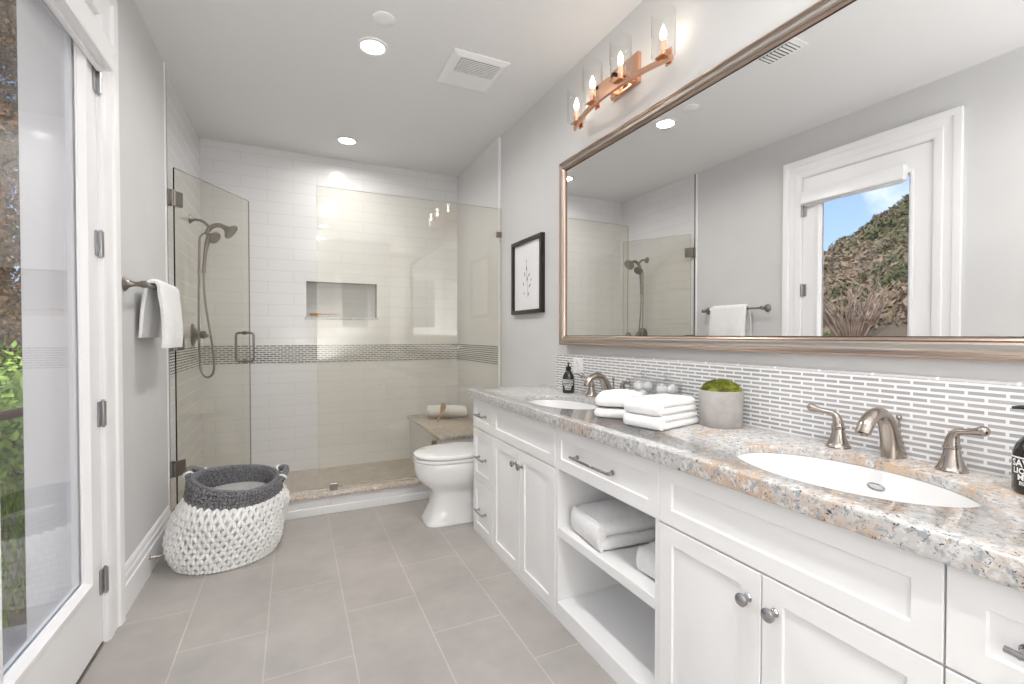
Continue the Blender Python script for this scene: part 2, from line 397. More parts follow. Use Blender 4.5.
# jambs through the wall, with a stop, and the outside brick mould
b = B()
for (y0, y1) in ((DY1, DY1+.03), (DY0-.03, DY0)):
    b.box(XE-.005, XL+.001, y0, y1, -.02, DZ+.03)
b.box(XE-.005, XL+.001, DY0-.03, DY1+.03, DZ, DZ+.03)
b.box(XE-.005, XL-.055, DY1-.013, DY1+.001, -.005, DZ); b.box(XE-.005, XL-.055, DY0-.001, DY0+.013, -.005, DZ)
b.box(XE-.02, XE+.002, DY1+.02, DY1+.12, -.1, DZ+.12); b.box(XE-.02, XE+.002, DY0-.12, DY0-.02, -.1, DZ+.12); b.box(XE-.02, XE+.002, DY0-.12, DY1+.12, DZ+.02, DZ+.12)
struct('trim_9', b, 'trim')
struct('trim_10', B().box(XE-.06, XL+.002, DY0, DY1, -.03, .008, .004, 1), 'nickel_dark')

door = bpy.data.objects.new('door_1', None); COL.objects.link(door); door['kind'] = 'structure'; door.location = (XL-.022, DY1-.003, 0); WL['door_1'] = Vector(door.location)
dx0, dx1 = XL-.048, XL-.004
GY0, GY1, GZ0, GZ1 = 1.665, 2.262, .30, 2.36
y0, y1 = DY0+.003, DY1-.0012
b = B()
b.box(dx0, dx1, y0, GY0, .012, DZ-.003); b.box(dx0, dx1, GY1, y1, .012, DZ-.003)
b.box(dx0, dx1, GY0, GY1, .012, GZ0); b.box(dx0, dx1, GY0, GY1, GZ1, DZ-.003)
obj('door_panel', b, 'trim', door, 0)
b = B()   # glazing bead: sloped frame round the pane
def loop(x, d): return [(x, GY0+d, GZ0+d), (x, GY1-d, GZ0+d), (x, GY1-d, GZ1-d), (x, GY0+d, GZ1-d)]
R = b.loft([loop(dx1-.001, -.018), loop(dx1+.010, -.016), loop(dx1+.010, -.002), loop(dx1-.010, .014), loop(dx1-.018, .014)], False, False)
R = b.loft([loop(dx0+.001, -.018), loop(dx0-.008, -.016), loop(dx0-.008, -.002), loop(dx0+.010, .014), loop(dx0+.018, .014)], False, False)
obj('glazing_bead', b, 'trim', door, 0)
b = B().box(XL-.030, XL-.024, GY0-.01, GY1+.01, GZ0-.01, GZ1+.01)
obj('glass_pane', b, 'glass_clear', door, 0)
for zc in (2.262, 1.614, .933, .258):
    b = B()
    b.cyl((XL+.006, DY1+.001, zc-.05), (XL+.006, DY1+.001, zc+.05), .0095, 12)
    b.box(XL-.003, XL+.002, DY1-.032, DY1-.003, zc-.05, zc+.05, .001, 1); b.box(XL+.010, XL+.0145, DY1+.003, DY1+.022, zc-.05, zc+.05, .001, 1)
    b.cyl((XL+.006, DY1+.001, zc+.05), (XL+.006, DY1+.001, zc+.056), .005, 10); b.cyl((XL+.006, DY1+.001, zc-.056), (XL+.006, DY1+.001, zc-.05), .005, 10)
    obj('hinge', b, 'hinge', door, 30, label='satin steel door hinge')
sh = thing('roller_shade', 'white roller shade pulled up in its cassette at the top of the glass door', 'shade', (XL-.005, 1.98, 2.30))
sy0, sy1 = 1.69, 2.375
b = B(); b.prism([(dx1+.001, 2.305), (dx1+.062, 2.305), (dx1+.066, 2.312), (dx1+.060, 2.36), (dx1+.066, 2.392), (dx1+.060, 2.405), (dx1+.001, 2.405)], 'y', sy0, sy1)
obj('cassette', b, 'trim', sh, 30)
for e in (sy0-.006, sy1):
    obj('end_cap', B().box(dx1+.001, dx1+.064, e, e+.006, 2.300, 2.410, .002, 1), 'plate', sh, 30)
obj('bottom_rail', B().box(dx1+.012, dx1+.03, sy0+.01, sy1-.01, 2.288, 2.305, .003, 1), 'trim', sh, 30)
o = obj('door_stop', (lambda b: (b.cyl((XL+.018, 2.965, .092), (XL+.022, 2.965, .092), .012, 14), b.cyl((XL+.02, 2.965, .092), (XL+.085, 2.99, .085), .0042, 10), b.cyl((XL+.083, 2.99, .0855), (XL+.095, 2.993, .0845), .008, 12)) and b)(B()), 'nickel', None, 40)
rebase(o, (XL+.018, 2.965, .092)); tag(o, 'slim metal door stop screwed to the white baseboard beside the woven basket', 'door stop')

# ------------------------------------------------------------------ towel bar and its towel
tb = thing('towel_bar', 'brushed nickel towel bar fixed to the grey wall beside the shower', 'towel bar', (XL, 3.0, 1.485))
BX = XL+.075
for y in (2.69, 3.32):
    b = B(); b.m = Matrix.Translation((XL, y, 1.485)) @ Matrix.Rotation(pi/2, 4, 'Y')
    b.lathe([(.034, 0), (.034, .005), (.029, .010), (.020, .016), (.013, .030), (.011, .045), (.013, .060), (.017, .066), (.017, .084), (.011, .090)], seg=24)
    obj('post', b, 'nickel_dark', tb, 40)
obj('rod', B().cyl((BX, 2.69, 1.485), (BX, 3.32, 1.485), .0095, 16), 'nickel_dark', tb, 40)
def draped(name, y0, y1, x, z, xf, xb, zf, zb, th=.014, seed=3):
    """towel over a rod: front hem at zf, back hem at zb"""
    prof = []
    for i in range(15): t = i/14; prof.append((xf(t), zf+(z-zf)*t))
    for i in range(1, 9): a = pi*i/9; prof.append((x+.020*cos(a), z+.020*sin(a)))
    for i in range(15): t = 1-i/14; prof.append((xb(t), zb+(z-zb)*t))
    n = len(prof); NY = 18; b = B(); outer, inner = [], []
    for k in range(NY+1):
        y = y0+(y1-y0)*k/NY; ro, ri = [], []
        for i, (px, pz) in enumerate(prof):
            a = Vector(prof[max(i-1, 0)]); c = Vector(prof[min(i+1, n-1)]); t = (c-a).normalized(); nn = Vector((t.y, -t.x))
            w = .006*sin(y*34+seed)*(1-min(1, pz and (pz-min(zf, zb))/.3))+.004*nz((px*3, y, pz), 9, seed)
            band = .003 if (.07 < pz-zf < .085 and i < 15) else 0
            edge = .55 if k in (0, NY) else 1
            ro.append((px+nn.x*(th*edge-band)/1.0+w, y+.004*nz((0, 1, pz), 7, seed+k), pz+nn.y*th*edge)); ri.append((px+w, y, pz))
        outer.append(ro); inner.append(ri)
    V1 = [[b.v(p) for p in r] for r in outer]; V2 = [[b.v(p) for p in r] for r in inner]
    for k in range(NY):
        for i in range(n-1):
            b.f((V1[k][i], V1[k+1][i], V1[k+1][i+1], V1[k][i+1])); b.f((V2[k][i], V2[k][i+1], V2[k+1][i+1], V2[k+1][i]))
        for i in (0, n-1): b.f((V1[k][i], V1[k+1][i], V2[k+1][i], V2[k][i]))
    for k in (0, NY):
        for i in range(n-1): b.f((V1[k][i], V1[k][i+1], V2[k][i+1], V2[k][i]))
    return obj(name, b, 'towel', None, 60)
o = draped('hand_towel', 2.83, 3.21, BX, 1.487, lambda t: BX+.020+.018*(1-t)+.016*sin(pi*t)*(1-t), lambda t: BX-.020-.022*(1-t), 1.185, 1.235, .022)
rebase(o, (BX, 3.03, 1.487)); tag(o, 'white hand towel folded over the towel bar on the left wall', 'towel')

# ------------------------------------------------------------------ shower: curb, bench, glass, fittings
cb = thing('shower_curb', 'low white tiled curb with a granite cap across the shower entrance', 'curb', (.43, 3.52, 0))
obj('curb_wall', B().box(XL+.001, XR-.001, CURB0+.012, CURB1, .055, .118), 'stile_xz', cb, 0)
obj('base_tile', B().box(XL+.020, XR-.020, CURB0, CURB0+.14, 0, .056, .003, 1), brick_mat('curb_base_tile', (0, 2), (.15, -.2), .41, .3, .002, (.76, .76, .76), (.76, .76, .76), (.6, .6, .6), .2, 0, .2), cb, 0)
obj('granite_cap', B().box(XL+.002, XR-.016, CURB0-.008, CURB1+.008, .118, .142, .005, 2), 'granite_tan', cb, 30)
bn = thing('shower_bench', 'built-in tiled shower bench with a granite top in the right corner', 'bench', (1.3, 4.13, 0))
BX0, BZ = 1.03, .44
obj('bench_base', B().box(BX0+.02, XR-.016, CURB1+.01, YB-.001, 0, BZ-.03), 'stile_yz', bn, 0)
obj('granite_top', B().box(BX0, XR-.016, GY+.014, YB-.001, BZ-.03, BZ, .005, 2), 'granite_tan', bn, 30)
obj('front_panel', B().box(BX0+.02, XR-.016, GY+.03, CURB1+.012, .143, BZ-.03), 'stile_xz', bn, 0)
dr = thing('shower_drain', 'narrow dark steel drain slot in the shower floor behind the curb', 'drain', (.20, 3.86, 0))
obj('channel', B().box(.09, .27, 3.83, 3.89, .0, .004, .001, 1), 'steel_dark', dr, 0)
for i in range(7): obj('grate_bar', B().box(.10+i*.024, .112+i*.024, 3.835, 3.885, .004, .007), 'steel_dark', dr, 0)

GT = 2.29
sc = thing('glass_screen', 'fixed frameless glass panel closing the right part of the shower', 'glass panel', (.85, GY, .142))
def glass_box(b, x0, x1, y0, y1, z0, z1):
    b.box(x0, x1, y0, y1, z0, z1)
    b.bm.faces.ensure_lookup_table()
def edge_mats(b, normal_axis):
    b.bm.normal_update()
    for f in b.bm.faces: f.material_index = 0 if abs(f.normal[normal_axis]) > .8 else 1
b = B()
poly = [(.148, .1425), (BX0-.004, .1425), (BX0-.004, BZ+.004), (XR-.018, BZ+.004), (XR-.018, GT), (.148, GT)]
b.prism(poly, 'y', GY-.005, GY+.005); edge_mats(b, 1)
obj('glass', b, ['glass_shower', 'glass_edge_light'], sc, 0)
def clip(x, z, w=.045, h=.045): return B().box(x-w/2, x+w/2, GY-.011, GY+.011, z-h/2, z+h/2, .002, 1)
obj('clip', clip(.25, .165, .05, .048), 'nickel_dark', sc, 30); obj('clip', clip(XR-.036, 2.075), 'nickel_dark', sc, 30); obj('clip', clip(.985, .40, .04, .05), 'copper_bead', sc, 30)

HX, HY = XL+.028, GY-.02
ang = math.atan2(.62, .35)
sd = thing('shower_door', 'frameless glass shower door swung inward on two metal hinges', 'shower door', (HX, HY, .155))
DL = .74
def dl(b): b.m = Matrix.Translation((HX, HY, 0)) @ Matrix.Rotation(ang, 4, 'Z'); return b
b = dl(B()); b.box(.012, DL, -.005, .005, .16, GT)
b.bm.normal_update(); nrm = Vector((-sin(ang), cos(ang), 0)); dirv = Vector((cos(ang), sin(ang), 0))
for f in b.bm.faces: f.material_index = 0 if abs(f.normal.dot(nrm)) > .8 else (1 if f.normal.dot(dirv) < -.5 else 2)
obj('glass', b, ['glass_shower', 'glass_edge', 'glass_edge_light'], sd, 0)
for z in (2.10, 1.20, .41):
    b = dl(B()); b.box(.005, .072, -.013, .013, z-.048, z+.048, .003, 1); b.cyl((0, 0, z-.05), (0, 0, z+.05), .010, 14)
    b.m = Matrix.Identity(4); b.box(XL+.001, XL+.020, HY-.026, HY+.026, z-.048, z+.048, .002, 1); b.box(XL+.016, HX+.004, HY-.010, HY+.010, z-.03, z+.03)
    obj('hinge', b, 'nickel_dark', sd, 30, label='square brushed metal hinge')
b = dl(B()); loopp = []
for (cy_, cz_, a0) in ((.046, .085, 0), (-.046, .085, pi/2), (-.046, -.085, pi), (.046, -.085, 3*pi/2)):
    loopp += [(DL-.06, cy_+.025*cos(a0+pi/2*i/5), 1.155+cz_+.025*sin(a0+pi/2*i/5)) for i in range(6)]
b.tube(loopp, .0085, 12, closed=True)
for v in (-1, 1):
    for q in (-1, 1): b.cyl((DL-.06, q*.005, 1.155+v*.11), (DL-.06, q*.011, 1.155+v*.11), .015, 16)
obj('handle', b, 'nickel_dark', sd, 40, label='rounded rectangular pull on both faces')

ss = thing('hand_shower', 'brushed nickel double shower head with a handheld and looping hose', 'shower head', (XL, 4.2, 2.11))
AX, AY = XL+.001, 4.20
b = B(); b.m = Matrix.Translation((AX, AY, 2.12)) @ Matrix.Rotation(pi/2, 4, 'Y')
b.lathe([(.036, 0), (.034, .006), (.022, .014), (.014, .026), (.010, .03)], seg=24); b.m = Matrix.Identity(4)
b.tube(bez((AX+.02, AY, 2.12), (AX+.09, AY, 2.125), (AX+.10, AY, 2.10), (AX+.135, AY, 2.055), 10), .0105, 12)
obj('shower_arm', b, 'nickel_dark', ss, 40)
def headmesh(c, d, R, body):
    """bell shaped head at c spraying along d"""
    b = B(); q = Vector(d).normalized().to_track_quat('Z', 'Y').to_matrix().to_4x4(); b.m = Matrix.Translation(c) @ q
    b.lathe([(.012, -body), (.018, -body*.8), (.030, -body*.45), (R*.86, -.016), (R, -.006), (R, .004), (R*.93, .008), (R*.90, .004), (R*.45, .003), (R*.40, .006), (.001, .006)], seg=28)
    return b
b = headmesh((AX+.27, AY-.005, 2.045), (.80, -.12, -.62), .062, .075)
obj('fixed_head', b, 'nickel_dark', ss, 40)
b = B(); b.tube(bez((AX+.125, AY, 2.06), (AX+.16, AY, 2.10), (AX+.20, AY, 2.10), (AX+.225, AY, 2.075), 8), [.017]*9, 12); obj('head_neck', b, 'nickel_dark', ss, 40)
obj('hand_head', headmesh((AX+.165, AY-.035, 1.985), (.72, -.35, -.55), .048, .05), 'nickel_dark', ss, 40)
b = B()
b.tube(bez((AX+.135, AY-.015, 2.01), (AX+.105, AY-.015, 1.96), (AX+.095, AY-.01, 1.85), (AX+.085, AY, 1.72), 12), [.022, .021, .019, .017, .016, .015, .014, .013, .013, .012, .012, .012, .014], 14); obj('hand_grip', b, 'nickel_dark', ss, 40)
b = B()
b.tube(bez((AX+.125, AY, 2.06), (AX+.115, AY, 2.04), (AX+.105, AY-.01, 2.02), (AX+.13, AY-.012, 2.0), 6), .017, 12)
obj('hand_holder', b, 'nickel_dark', ss, 40)
b = B()
pts = bez((AX+.085, AY, 1.72), (AX+.075, AY+.01, 1.45), (AX+.16, AY-.02, 1.15), (AX+.150, AY-.02, 1.0), 24)
pts += bez((AX+.150, AY-.02, 1.0), (AX+.145, AY-.01, .90), (AX+.065, AY+.01, .90), (AX+.055, AY+.02, 1.0), 18)[1:]
pts += bez((AX+.055, AY+.02, 1.0), (AX+.04, AY+.02, 1.25), (AX+.055, AY, 1.75), (AX+.06, AY, 1.97), 24)[1:]
pts += bez((AX+.06, AY, 1.97), (AX+.063, AY, 2.0), (AX+.08, AY, 2.02), (AX+.11, AY, 2.03), 8)[1:]
b.tube(pts, [.0072+.0006*(i % 2) for i in range(len(pts))], 10)
obj('hose', b, 'nickel_dark', ss, 50)
sv = thing('shower_valve', 'brushed nickel shower valve with lever below the shower head', 'shower valve', (XL, 4.27, 1.25))
b = B(); b.m = Matrix.Translation((XL, 4.27, 1.25)) @ Matrix.Rotation(pi/2, 4, 'Y')
b.lathe([(.085, 0), (.085, .005), (.078, .012), (.050, .022), (.034, .036), (.028, .055), (.030, .062), (.030, .082), (.020, .090)], seg=36)
obj('escutcheon', b, 'nickel_dark', sv, 35)
b = B(); b.tube([(XL+.078, 4.27, 1.25), (XL+.092, 4.25, 1.252), (XL+.105, 4.21, 1.248), (XL+.11, 4.165, 1.240), (XL+.112, 4.15, 1.238)], [.013, .012, .009, .010, .007], 12)
obj('lever', b, 'nickel_dark', sv, 40)

# rolled towel, brushes
rt = thing('rolled_towel', 'rolled white towel lying on the granite shower bench', 'towel', (1.36, 4.42, BZ))
b = B(); NT = 26; rings = []
for k in range(NT+1):
    u = k/NT; x = 1.19+.33*u; r = .060*(1-.10*(abs(2*u-1)**6))
    rings.append([(x, 4.50-.17*u+r*cos(a)*1.02+.003*nz((u*8, i, 0), 1, 2), BZ+.058+r*sin(a)*(.97 if sin(a) > 0 else .96)) for i, a in enumerate([2*pi*j/28 for j in range(28)])])
b.loft(rings)
obj('roll', b, 'towel', rt, 60)
for xe, u in ((1.189, 0), (1.521, 1)):
    b = B(); pts = []
    for i in range(60):
        a = i*.32; r = .004+.050*i/60; pts.append((xe+(-.001 if u == 0 else .001), 4.50-.17*u+r*cos(a), BZ+.058+r*sin(a)))
    b.tube(pts, .0035, 6); obj('spiral_edge', b, 'towel', rt, 60)
def bath_brush(name, label, loc, rot, L=.26):
    t = thing(name, label, 'brush', (0, 0, 0), 'wooden bath brushes')
    b = B(); pts = [(x, 0, .004*sin(x*9)) for x in [L*i/14 for i in range(15)]]
    rad = [.006, .009, .010, .009, .0085, .008, .008, .008, .009, .012, .019, .025, .026, .022, .010]
    b.tube(pts, rad, 14, flat=.55); obj('handle', b, 'wood', t, 50)
    b = B()
    for i in range(9):
        for j in range(5):
            x = L*(.70+.028*i); y = (j-2)*.0075
            b.tube([(x, y, -.004), (x+rnd.uniform(-.003, .003), y+rnd.uniform(-.002, .002), -.030)], [.0034, .0026], 5)
    obj('bristles', b, 'bristle', t, 0, kind='stuff')
    t.location = loc; t.rotation_euler = rot; WL[t.name] = Vector(loc); return t
bath_brush('bath_brush', 'wooden bath brush lying on the sill of the recessed shower shelf', (.385, YB+.045, NZ0+.037), (0, math.radians(1), math.radians(183)), .25)
bath_brush('bath_brush', 'wooden bath brush propped against the rolled towel on the shower bench', (1.185, 4.13, BZ+.013), (math.radians(180), math.radians(-27), math.radians(58)), .27)

# ------------------------------------------------------------------ woven basket
bk = thing('woven_basket', 'chunky knitted white laundry basket with a grey rim and two handles, beside the shower', 'basket', (-.36, 3.09, 0))
CX, CY = -.36, 3.09
def bas_prof(h):
    """radius and z along the wall, h from 0 (floor) to 1 (rim)"""
    K = [(0, .245, .0), (.06, .262, .012), (.2, .278, .07), (.42, .286, .16), (.62, .284, .25), (.74, .266, .310), (.80, .240, .340), (1, .238, .425)]
    for a, c in zip(K, K[1:]):
        if h <= c[0]:
            t = (h-a[0])/(c[0]-a[0]); t2 = t*t*(3-2*t) if False else t
            return a[1]+(c[1]-a[1])*t2, a[2]+(c[2]-a[2])*t2
    return K[-1][1:]
def bas_pt(h, a, dr=0.0, dz=0.0):
    r, z = bas_prof(h)
    sl = .020*sin(a*2+.6)*sin(pi*min(1, h*1.15))+.012*sin(3*a+h*7+2)*min(1, h*3)*(1 if h < .8 else .3)
    r = r*.935+sl+dr
    lean = .055*h
    zz = z*(1+.07*cos(a-2.5)*(h**2)) + .010*sin(2*a+1)*(h > .3)*h + dz
    return (CX+lean+r*cos(a), CY+r*sin(a)*.98, max(zz, 0))
ROWS_W, ROWS_G, NST = 11, 4, 40
def knit(b, h0, h1, rows, inward=False, doff=0.0):
    """rows of interlocked V stitches as short fat cord loops"""
    for j in range(rows):
        hm = h0+(h1-h0)*(j+.5)/rows; hh = (h1-h0)/rows
        for i in range(NST):
            a0 = 2*pi*(i+.5*(j % 2))/NST; da = 2*pi/NST
            for s in (-1, 1):
                pts = []; 
                for t in (0, .5, 1):
                    h = hm+hh*(.62*(t-.5)*2*.9)
                    aa = a0+s*da*(.06+.40*t)
                    pts.append(bas_pt(min(max(h, .004), 1), aa, doff+.007*sin(pi*t)+.002, 0))
                b.tube(pts, [.008, .0112, .008], 7)
b = B()
rows = 34; SEG = 72
b.loft([[bas_pt(.80*k/rows, 2*pi*i/SEG, -.012) for i in range(SEG)] for k in range(rows+1)], True, False)
knit(b, .015, .80, ROWS_W)
obj('white_body', b, 'wool_white', bk, 50, label='white knitted body')
b = B()
outer = [[bas_pt(.79+.21*k/8, 2*pi*i/SEG, -.004) for i in range(SEG)] for k in range(9)]
inner = [[bas_pt(1-.21*k/8, 2*pi*i/SEG, -.024) for i in range(SEG)] for k in range(9)]
b.loft(outer+inner, False, False)
knit(b, .79, .995, ROWS_G); knit(b, .79, .995, ROWS_G, doff=-.030)
top = [bas_pt(1, 2*pi*i/SEG, -.012, .002) for i in range(SEG)]
b.tube(top, .013, 8, closed=True)
obj('grey_rim', b, 'wool_grey', bk, 50, label='dark grey knitted rim')
b = B()
b.loft([[(CX+.13*zz+rr*cos(2*pi*i/SEG), CY+rr*sin(2*pi*i/SEG)*.97, zz) for i in range(SEG)] for rr, zz in ((.172, .350), (.184, .335), (.21, .20), (.20, .04), (.02, .03))], False, True)
obj('lining', b, 'wool_white', bk, 50)
for a, sp in ((2.75, .46), (.22, .46)):
    pts = []
    for i in range(13):
        t = i/12; aa = a+sp*1.5*(t-.5)
        p = Vector(bas_pt(1, aa, .006+.034*sin(pi*t), -.018+.040*sin(pi*t))); pts.append(p)
    h = obj('handle', B().tube(pts, .0175, 12), 'wool_grey', bk, 50)
    for i in (1, 10):
        p, q = pts[i], pts[i+1]; d = (q-p).normalized(); u = Vector((0, 0, 1)); w = d.cross(u).normalized(); u = w.cross(d)
        obj('white_binding', B().tube([p+(u*cos(k*pi/7)*.0215+w*sin(k*pi/7)*.0215)+d*.0 for k in range(14)], .0065, 8, closed=True), 'wool_white', h, 50, label='white cord binding')

# ------------------------------------------------------------------ toilet
TY = 3.04
to = thing('toilet', 'white porcelain toilet with closed lid between the vanity and the shower', 'toilet', (1.1, TY, 0))
def egg(xf, xb, hw, z, n=40, pw=2.3, cx=None):
    """plan outline: round front at xf, squarer back at xb"""
    cx = cx if cx is not None else xf+(xb-xf)*.52; out = []
    for i in range(n):
        a = 2*pi*i/n; c, s = cos(a), sin(a)
        e = 2/pw
        x = math.copysign(abs(c)**e, c); y = math.copysign(abs(s)**e, s)
        out.append((cx+(x*(cx-xf) if x < 0 else x*(xb-cx)), TY+y*hw, z))
    return out
b = B()
b.loft([egg(.775, 1.38, .138, 0, pw=5), egg(.775, 1.38, .138, .012, pw=5), egg(.790, 1.38, .128, .035, pw=4.5), egg(.822, 1.36, .112, .11, pw=4), egg(.835, 1.36, .108, .19, pw=4), egg(.815, 1.36, .120, .225, pw=3.2),
        egg(.765, 1.36, .155, .262, pw=2.6), egg(.728, 1.36, .178, .31, pw=2.4), egg(.716, 1.36, .186, .36, pw=2.3), egg(.714, 1.36, .187, .405, pw=2.3), egg(.722, 1.36, .183, .412, pw=2.3)])
obj('bowl', b, 'porc', to, 40)
b = B(); b.loft([egg(.722, 1.25, .184, .416), egg(.714, 1.25, .188, .420), egg(.714, 1.25, .188, .432), egg(.722, 1.25, .184, .437)]); obj('seat', b, 'porc', to, 30)
b = B(); b.loft([egg(.722, 1.25, .183, .4415), egg(.714, 1.25, .188, .446), egg(.714, 1.25, .188, .458), egg(.730, 1.25, .178, .468), egg(.80, 1.24, .13, .473)]); obj('lid', b, 'porc', to, 30)
for s in (-1, 1): obj('lid_hinge', B().box(1.20, 1.25, TY+s*.075-.02, TY+s*.075+.02, .412, .455, .006, 2), 'porc', to, 30)
obj('tank', B().box(1.30, 1.552, TY-.20, TY+.20, .40, .74, .022, 3), 'porc', to, 30)
obj('tank_lid', B().box(1.288, 1.556, TY-.212, TY+.212, .742, .775, .010, 2), 'porc', to, 30)
b = B(); b.cyl((1.30, TY-.14, .68), (1.284, TY-.14, .68), .013, 14); b.tube([(1.287, TY-.14, .68), (1.282, TY-.10, .675), (1.280, TY-.06, .672)], [.007, .006, .007], 8)
obj('flush_lever', b, 'chrome', to, 40)

# ------------------------------------------------------------------ vanity
FX, CT, CTB = 1.037, .905, .855       # cabinet face, counter top and underside
def panel_front(b, y0, y1, z0, z1, fr=.047, th=.02, raised=True):
    """inset panel front facing -x: rails, step, recess and raised field"""
    x = FX
    def ring(d, xx): return [(xx, y0+d, z0+d), (xx, y1-d, z0+d), (xx, y1-d, z1-d), (xx, y0+d, z1-d)]
    rings = [ring(0, x+th), ring(0, x+.0015), ring(.0015, x), ring(fr, x), ring(fr+.0015, x+.002), ring(fr+.003, x+.0065)]
    if raised and min(y1-y0, z1-z0) > fr*2+.11: rings += [ring(fr+.034, x+.0065), ring(fr+.042, x+.0058), ring(fr+.056, x+.0035)]
    b.loft(rings)
    return b
def bar_pull(y0, y1, z):
    b = B(); x = FX-.030
    pts = [(x+.004*(2*u-1)**2, y0+(y1-y0)*u, z) for u in [i/8 for i in range(9)]]
    b.tube(pts, .0055, 10)
    for y in (y0+.018, y1-.018):
        b.cyl((FX+.001, y, z), (x, y, z), .0062, 10); b.cyl((FX+.001, y, z), (FX-.004, y, z), .010, 14)
    return b
def knob(y, z):
    b = B(); b.m = Matrix.Translation((FX, y, z)) @ Matrix.Rotation(-pi/2, 4, 'Y')
    b.lathe([(.011, 0), (.010, .004), (.006, .007), (.006, .014), (.011, .018), (.016, .023), (.0165, .029), (.013, .033), (.002, .035)], seg=24); return b
def unit(name, label, y0, y1, group='vanity cabinets'):
    return thing(name, label, 'cabinet', (1.3, (y0+y1)/2, 0), group)
G = .0018
def body(u, y0, y1, top=CTB):
    b = B(); b.box(FX+.0205, XR-.002, y0+.0005, y1-.0005, 0, top)
    if top < CTB:
        b.box(FX+.0205, FX+.032, y0+.0005, y1-.0005, top, CTB)
    obj('carcass', b, 'cab', u, 0)
    obj('plinth', B().box(FX+.001, FX+.0204, y0+.0005, y1-.0005, 0, .0145), 'cab', u, 0)
def drawer(u, y0, y1, z0, z1, pull=None, fr=.047):
    d = obj('drawer', panel_front(B(), y0+G, y1-G, z0+G, z1-G, fr), 'cab', u, 20)
    if pull: obj('pull', bar_pull(pull[0], pull[1], pull[2]), 'chrome', d, 40, label='chrome bar pull')
def cab_door(u, y0, y1, z0, z1, ky):
    d = obj('door', panel_front(B(), y0+G, y1-G, z0+G, z1-G, .052), 'cab', u, 20)
    obj('knob', knob(ky, .585), 'chrome', d, 40, label='round chrome knob')
Y = [2.79, 2.476, 1.762, 1.118, .410, .10]
def drawer_bank(label, y0, y1, pulls):
    u = unit('drawer_cabinet', label, y0, y1); body(u, y0, y1)
    c = (y0+y1)/2
    for (z0, z1, zp) in ((.664, .848, .755), (.338, .662, .492), (.016, .336, .163)):
        drawer(u, y0, y1, z0, z1, (c-.07, c+.07, zp), .052)
def sink_base(label, y0, y1):
    u = unit('sink_cabinet', label, y0, y1); body(u, y0, y1, .672); mid = (y0+y1)/2
    obj('false_drawer', panel_front(B(), y0+G, y1-G, .664+G, .848-G, .048), 'cab', u, 20)
    cab_door(u, y0, mid, .016, .662, mid-.036); cab_door(u, mid, y1, .016, .662, mid+.036)
drawer_bank('narrow white three-drawer cabinet beside the toilet', Y[1], Y[0], None)
sink_base('white two-door cabinet under the far basin, next to the narrow drawers', Y[2], Y[1])
sink_base('white two-door cabinet under the near basin', Y[4], Y[3])
drawer_bank('white drawer cabinet at the near end of the vanity, cut by the picture edge', Y[5], Y[4], None)
u = unit('open_shelf_cabinet', 'white open shelf cabinet with a drawer between the two basin cabinets', Y[3], Y[2])
y0, y1 = Y[3], Y[2]
b = B(); b.box(FX+.003, XR-.002, y0+.0005, y0+.019, 0, CTB); b.box(FX+.003, XR-.002, y1-.019, y1-.0005, 0, CTB); b.box(XR-.02, XR-.002, y0+.019, y1-.019, 0, CTB)
b.box(FX+.0205, XR-.02, y0+.019, y1-.019, .655, .672)
obj('carcass', b, 'cab', u, 0)
obj('shelf', B().box(FX+.006, XR-.021, y0+.0195, y1-.0195, .366, .405, .002, 1), 'cab', u, 0)
obj('bottom_shelf', B().box(FX, XR-.021, y0+.0195, y1-.0195, 0, .08, .002, 1), 'cab', u, 0)
drawer(u, y0, y1, .664, .848, (1.335, 1.60, .752), .048)

# worktop with two oval cut-outs
SK = [(1.262, .716, .180, .274), (1.255, 2.050, .165, .262)]
def countertop():
    b = B(); bm = b.bm
    x0, x1, y0, y1 = 1.010, XR-.001, .07, 2.812
    R0 = .007
    def rect(d, z): return [(x0+d, y0+d, z), (x1, y0+d, z), (x1, y1-d, z), (x0+d, y1-d, z)]
    def ell(s, z, d=0, n=64): return [(s[0]+(s[2]+d)*cos(2*pi*i/n), s[1]+(s[3]+d)*sin(2*pi*i/n), z) for i in range(n)]
    prof = [(R0*.25, CTB), (0, CTB+.008)]+[(R0*(1-cos(a)), CT-R0+R0*sin(a)) for a in [pi/2*i/6 for i in range(7)]]
    R = b.loft([rect(d, z) for d, z in prof], False, False)
    def flat(outer, z_d, z):
        es = set()
        for i in range(len(outer)): es.add(bm.edges.get((outer[i], outer[(i+1) % len(outer)])))
        for e in z_d:
            for i in range(len(e)): es.add(bm.edges.get((e[i], e[(i+1) % len(e)])))
        bmesh.ops.triangle_fill(bm, use_beauty=True, use_dissolve=False, edges=[e for e in es if e], normal=(0, 0, 1))
    holes = []
    for s in SK:
        h = b.loft([ell(s, CTB, .035), ell(s, CT-.0225, .035), ell(s, CT-.023, 0), ell(s, CT-.006), ell(s, CT-.002, .001), ell(s, CT, .004)], False, False); holes.append(h)
    flat(R[-1], [h[-1] for h in holes], CT); flat(R[0], [h[0] for h in holes], CTB)
    return obj('countertop', b, 'granite', None, 40)
o = countertop(); rebase(o, (1.3, 1.44, CTB)); tag(o, 'long speckled tan and grey granite countertop on the white vanity', 'countertop')
CTS = CT-.024
